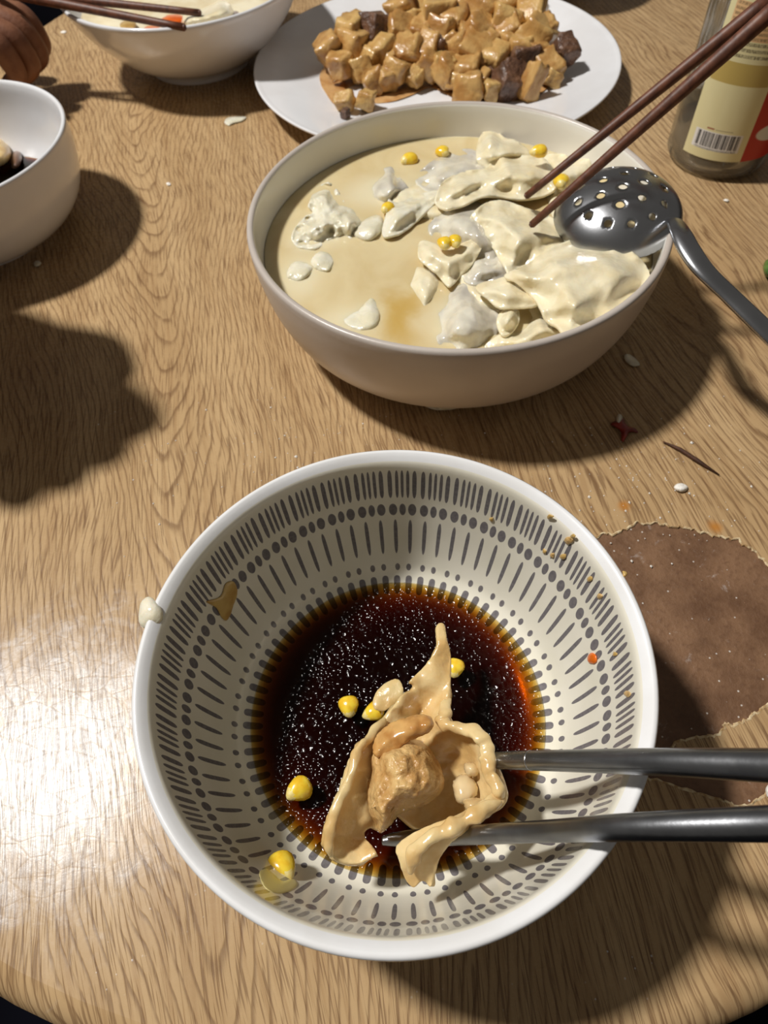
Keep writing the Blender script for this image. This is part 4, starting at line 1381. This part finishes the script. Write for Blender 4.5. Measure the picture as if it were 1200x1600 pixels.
def label_material(kind):
    n = NT('label_' + kind)
    uv = n.coord('UV')
    u, v, _ = n.xyz(uv)[0:3]

    def box(u0, u1, v0, v1):
        a = n.math('MULTIPLY', n.math('GREATER_THAN', u, u0), n.math('LESS_THAN', u, u1))
        b = n.math('MULTIPLY', n.math('GREATER_THAN', v, v0), n.math('LESS_THAN', v, v1))
        return n.math('MULTIPLY', a, b)
    if kind == 'cream':
        col = n.mix(n.noise(uv, 6), srgb(236, 228, 180), srgb(228, 218, 166))

        def text(v0, v1, u0, u1, rows_, ink, c, dens=0.47):
            rowv = n.math('MULTIPLY', n.math('SUBTRACT', v, v0), rows_ / (v1 - v0))
            fr = n.math('FRACT', rowv)
            inrow = n.math('MULTIPLY', n.math('GREATER_THAN', fr, 0.25), n.math('LESS_THAN', fr, 0.80))
            nz = n.noise(n.vec(n.math('MULTIPLY', u, 90.0), n.math('ADD', n.math('MULTIPLY', n.math('FLOOR', rowv), 7.3), n.math('MULTIPLY', fr, 1.2))), 1.0, 3, 0.8)
            m = n.math('MULTIPLY', n.math('MULTIPLY', inrow, n.math('GREATER_THAN', nz, dens)), box(u0, u1, v0, v1))
            return n.mix(n.math('MULTIPLY', m, ink), c, srgb(70, 54, 36))
        col = n.mix(n.math('MULTIPLY', box(0.10, 1.0, 0.545, 0.69), 0.55), col, srgb(224, 150, 96))
        col = text(0.47, 0.545, 0.06, 0.95, 3, 0.75, col)
        col = text(0.545, 0.69, 0.12, 0.97, 7, 0.6, col)
        col = text(0.70, 1.0, 0.06, 0.95, 14, 0.8, col)
        col = n.mix(box(0.07, 0.97, 0.36, 0.455), col, srgb(196, 172, 98))
        col = n.mix(n.math('MULTIPLY', box(0.30, 0.42, 0.145, 0.153), 0.8), col, srgb(160, 70, 50))
        col = n.mix(n.math('MULTIPLY', box(0.44, 0.72, 0.145, 0.150), 0.4), col, srgb(90, 70, 50))
        col = n.mix(box(0.12, 0.90, 0.045, 0.135), col, srgb(238, 236, 232))
        bars = n.math('GREATER_THAN', n.noise(n.vec(n.math('MULTIPLY', u, 42.0), 0.0), 1.0, 2, 0.9), 0.49)
        col = n.mix(n.math('MULTIPLY', bars, box(0.17, 0.86, 0.058, 0.130)), col, srgb(44, 42, 46))
        col = n.mix(n.math('MULTIPLY', n.math('GREATER_THAN', n.noise(n.vec(n.math('MULTIPLY', u, 70.0), n.math('MULTIPLY', v, 300.0)), 1.0, 2), 0.5), box(0.17, 0.86, 0.044, 0.054)), col, srgb(80, 78, 82))
    else:
        col = n.mix(n.noise(uv, 5), srgb(196, 44, 26), srgb(180, 34, 20))
        ex = n.math('DIVIDE', n.math('SUBTRACT', u, 0.20), 0.16)
        ey = n.math('DIVIDE', n.math('SUBTRACT', v, 0.135), 0.045)
        e = n.math('ADD', n.math('MULTIPLY', ex, ex), n.math('MULTIPLY', ey, ey))
        col = n.mix(n.math('SUBTRACT', 1.0, n.ss(e, 0.85, 1.05)), col, srgb(226, 222, 208))
    n.set(color=col, rough=0.38)
    return n.m


def label_part(name, a0, a1, z0, z1, kind):
    vs, fs, uvs = [], [], []
    na = 24
    for k in range(na + 1):
        a = a0 + (a1 - a0) * k / na
        for r_ in (BR + 0.0001, BR + 0.0004):
            for z in (z0, z1):
                vs.append((BC[0] + r_ * math.cos(a), BC[1] + r_ * math.sin(a), z))
    for k in range(na):
        i, j = k * 4, k * 4 + 4
        fs.append((i + 2, j + 2, j + 3, i + 3)); uvs += [(k / na, 0), ((k + 1) / na, 0), ((k + 1) / na, 1), (k / na, 1)]
        fs.append((i, i + 1, j + 1, j)); uvs += [(k / na, 0), (k / na, 1), ((k + 1) / na, 1), ((k + 1) / na, 0)]
    me = mesh(name, vs, fs)
    l = me.uv_layers.new(name='uv')
    l.data.foreach_set('uv', [c for p in uvs for c in p])
    return under(link(name, me, label_material(kind)), bt)


# camera sees the bottle from the lower left; the cream label's left edge and the seam to red
A0 = math.radians(-156)
A1 = math.radians(-90)
label_part('cream_label', A0, A1, 0.0155, 0.150, 'cream')['label'] = 'cream paper label with fine print and a barcode'
label_part('red_label', A1, A1 + math.radians(150), 0.0155, 0.150, 'red')['label'] = 'red paper label with a pale oval'


# ------------------------------------------------------------------ scraps on the table
def scrap(name, pts, mat, label, cat, h=0.0012, group=None, dp=6, rough=0.0004):
    o = sheet(name, pts, M[mat], z=0.0007, dome=h, dome_px=dp, step=4, thick=0.0007, rough=rough, rscale=300)
    return tag(recenter(o), label, cat, group)


scrap('dough_flake', [(350, 192), (354, 184), (370, 181), (385, 182), (380, 189), (364, 193), (358, 197)], 'dough_pale', 'white dough flake on the table between the plate and the left bowl', 'dough scrap')
scrap('dough_flake', [(1052, 762), (1056, 756), (1066, 754), (1076, 760), (1072, 768), (1060, 769)], 'flour', 'white dough flake on the table right of the dipping bowl', 'dough scrap', 0.0022)
scrap('dough_flake', [(974, 556), (982, 552), (994, 560), (1001, 570), (990, 573), (978, 566)], 'dough_pale', 'pale dough flake in the shadow of the serving bowl', 'dough scrap')
scrap('dough_flake', [(52, 410), (58, 406), (65, 410), (62, 416), (54, 417)], 'dough_pale', 'cream dough crumb in the shadow of the left bowl', 'dough scrap', 0.002)
scrap('dough_flake', [(1130, 312), (1135, 310), (1140, 313), (1136, 316)], 'flour', 'tiny white flake on the table below the sauce bottle', 'dough scrap')
scrap('dough_flake', [(94, 50), (99, 47), (104, 49), (100, 52)], 'flour', 'tiny white flake near the far left table edge', 'dough scrap')
scrap('dough_flake', [(57, 107), (62, 105), (66, 108), (61, 110)], 'flour', 'tiny white flake near the hand at the top left', 'dough scrap')
scrap('dough_flake', [(259, 286), (264, 284), (267, 288), (262, 290)], 'flour', 'tiny white flake on the grain arches left of the serving bowl', 'dough scrap')
scrap('dough_flake', [(1195, 1232), (1202, 1224), (1214, 1230), (1210, 1246), (1198, 1246)], 'flour', 'white flour lump at the lower edge of the torn patch', 'dough scrap', 0.003)
scrap('chili_piece', [(952, 664), (962, 656), (974, 652), (980, 664), (992, 668), (998, 676), (984, 676), (976, 690), (970, 688), (968, 672)], 'chili', 'dark red chili scrap at the edge of the serving bowl shadow', 'chili', 0.0025)
scrap('chili_seed', [(962, 658), (964, 648), (970, 646), (974, 652), (971, 662), (965, 664)], 'dough_pale', 'pale seed lying on the red chili scrap', 'seed', 0.0042)
scrap('leaf_scrap', [(1192, 414), (1200, 404), (1216, 410), (1220, 428), (1206, 436), (1194, 430)], 'green', 'small green vegetable scrap at the right edge of the photo', 'vegetable scrap', 0.006)
tw = tube('splinter', [at(1036, 690, 0.0012), at(1062, 702, 0.0012), at(1090, 720, 0.0012), at(1124, 742, 0.0010)], [0.0003, 0.0011, 0.0012, 0.0003], M['twig'], 8)
tag(recenter(tw), 'thin dark wood splinter on the table right of the dipping bowl', 'splinter')
# dusting of loose flour grains, nobody could count them
rs = random.Random(42)
vs, fs = [], []
for k in range(330):
    if k < 190:
        px, py = rs.gauss(1000, 120), rs.gauss(760, 60)
    elif k < 260:
        px, py = rs.gauss(480, 120), rs.gauss(700, 30)
    else:
        px, py = rs.uniform(150, 480), rs.uniform(600, 900)
    p = at(px, py, 0.0)
    if not (0 < px < 1200) or math.hypot(p.x - FB[0], p.y - FB[1]) < 0.045 or math.hypot(p.x - SB[0], p.y - SB[1]) < 0.08:
        continue
    s_ = abs(rs.gauss(0.00018, 0.0002)) + 0.0001
    b = len(vs)
    for dx, dy, dz in ((1, 0, 0.3), (0, 1, 0.3), (-1, 0, 0.3), (0, -1, 0.3), (0, 0, 1.1), (0, 0, -0.2)):
        vs.append((p.x + dx * s_ * rs.uniform(0.6, 1.4), p.y + dy * s_ * rs.uniform(0.6, 1.4), max(dz * s_, 0.00001)))
    for a_, b_ in ((0, 1), (1, 2), (2, 3), (3, 0)):
        fs.append((b + a_, b + b_, b + 4)); fs.append((b + b_, b + a_, b + 5))
fg = link('flour_grains', mesh('flour_grains', vs, fs), M['flour'], False)
fg['kind'] = 'stuff'
tag(fg, 'white flour grains sprinkled over the table top', 'flour')
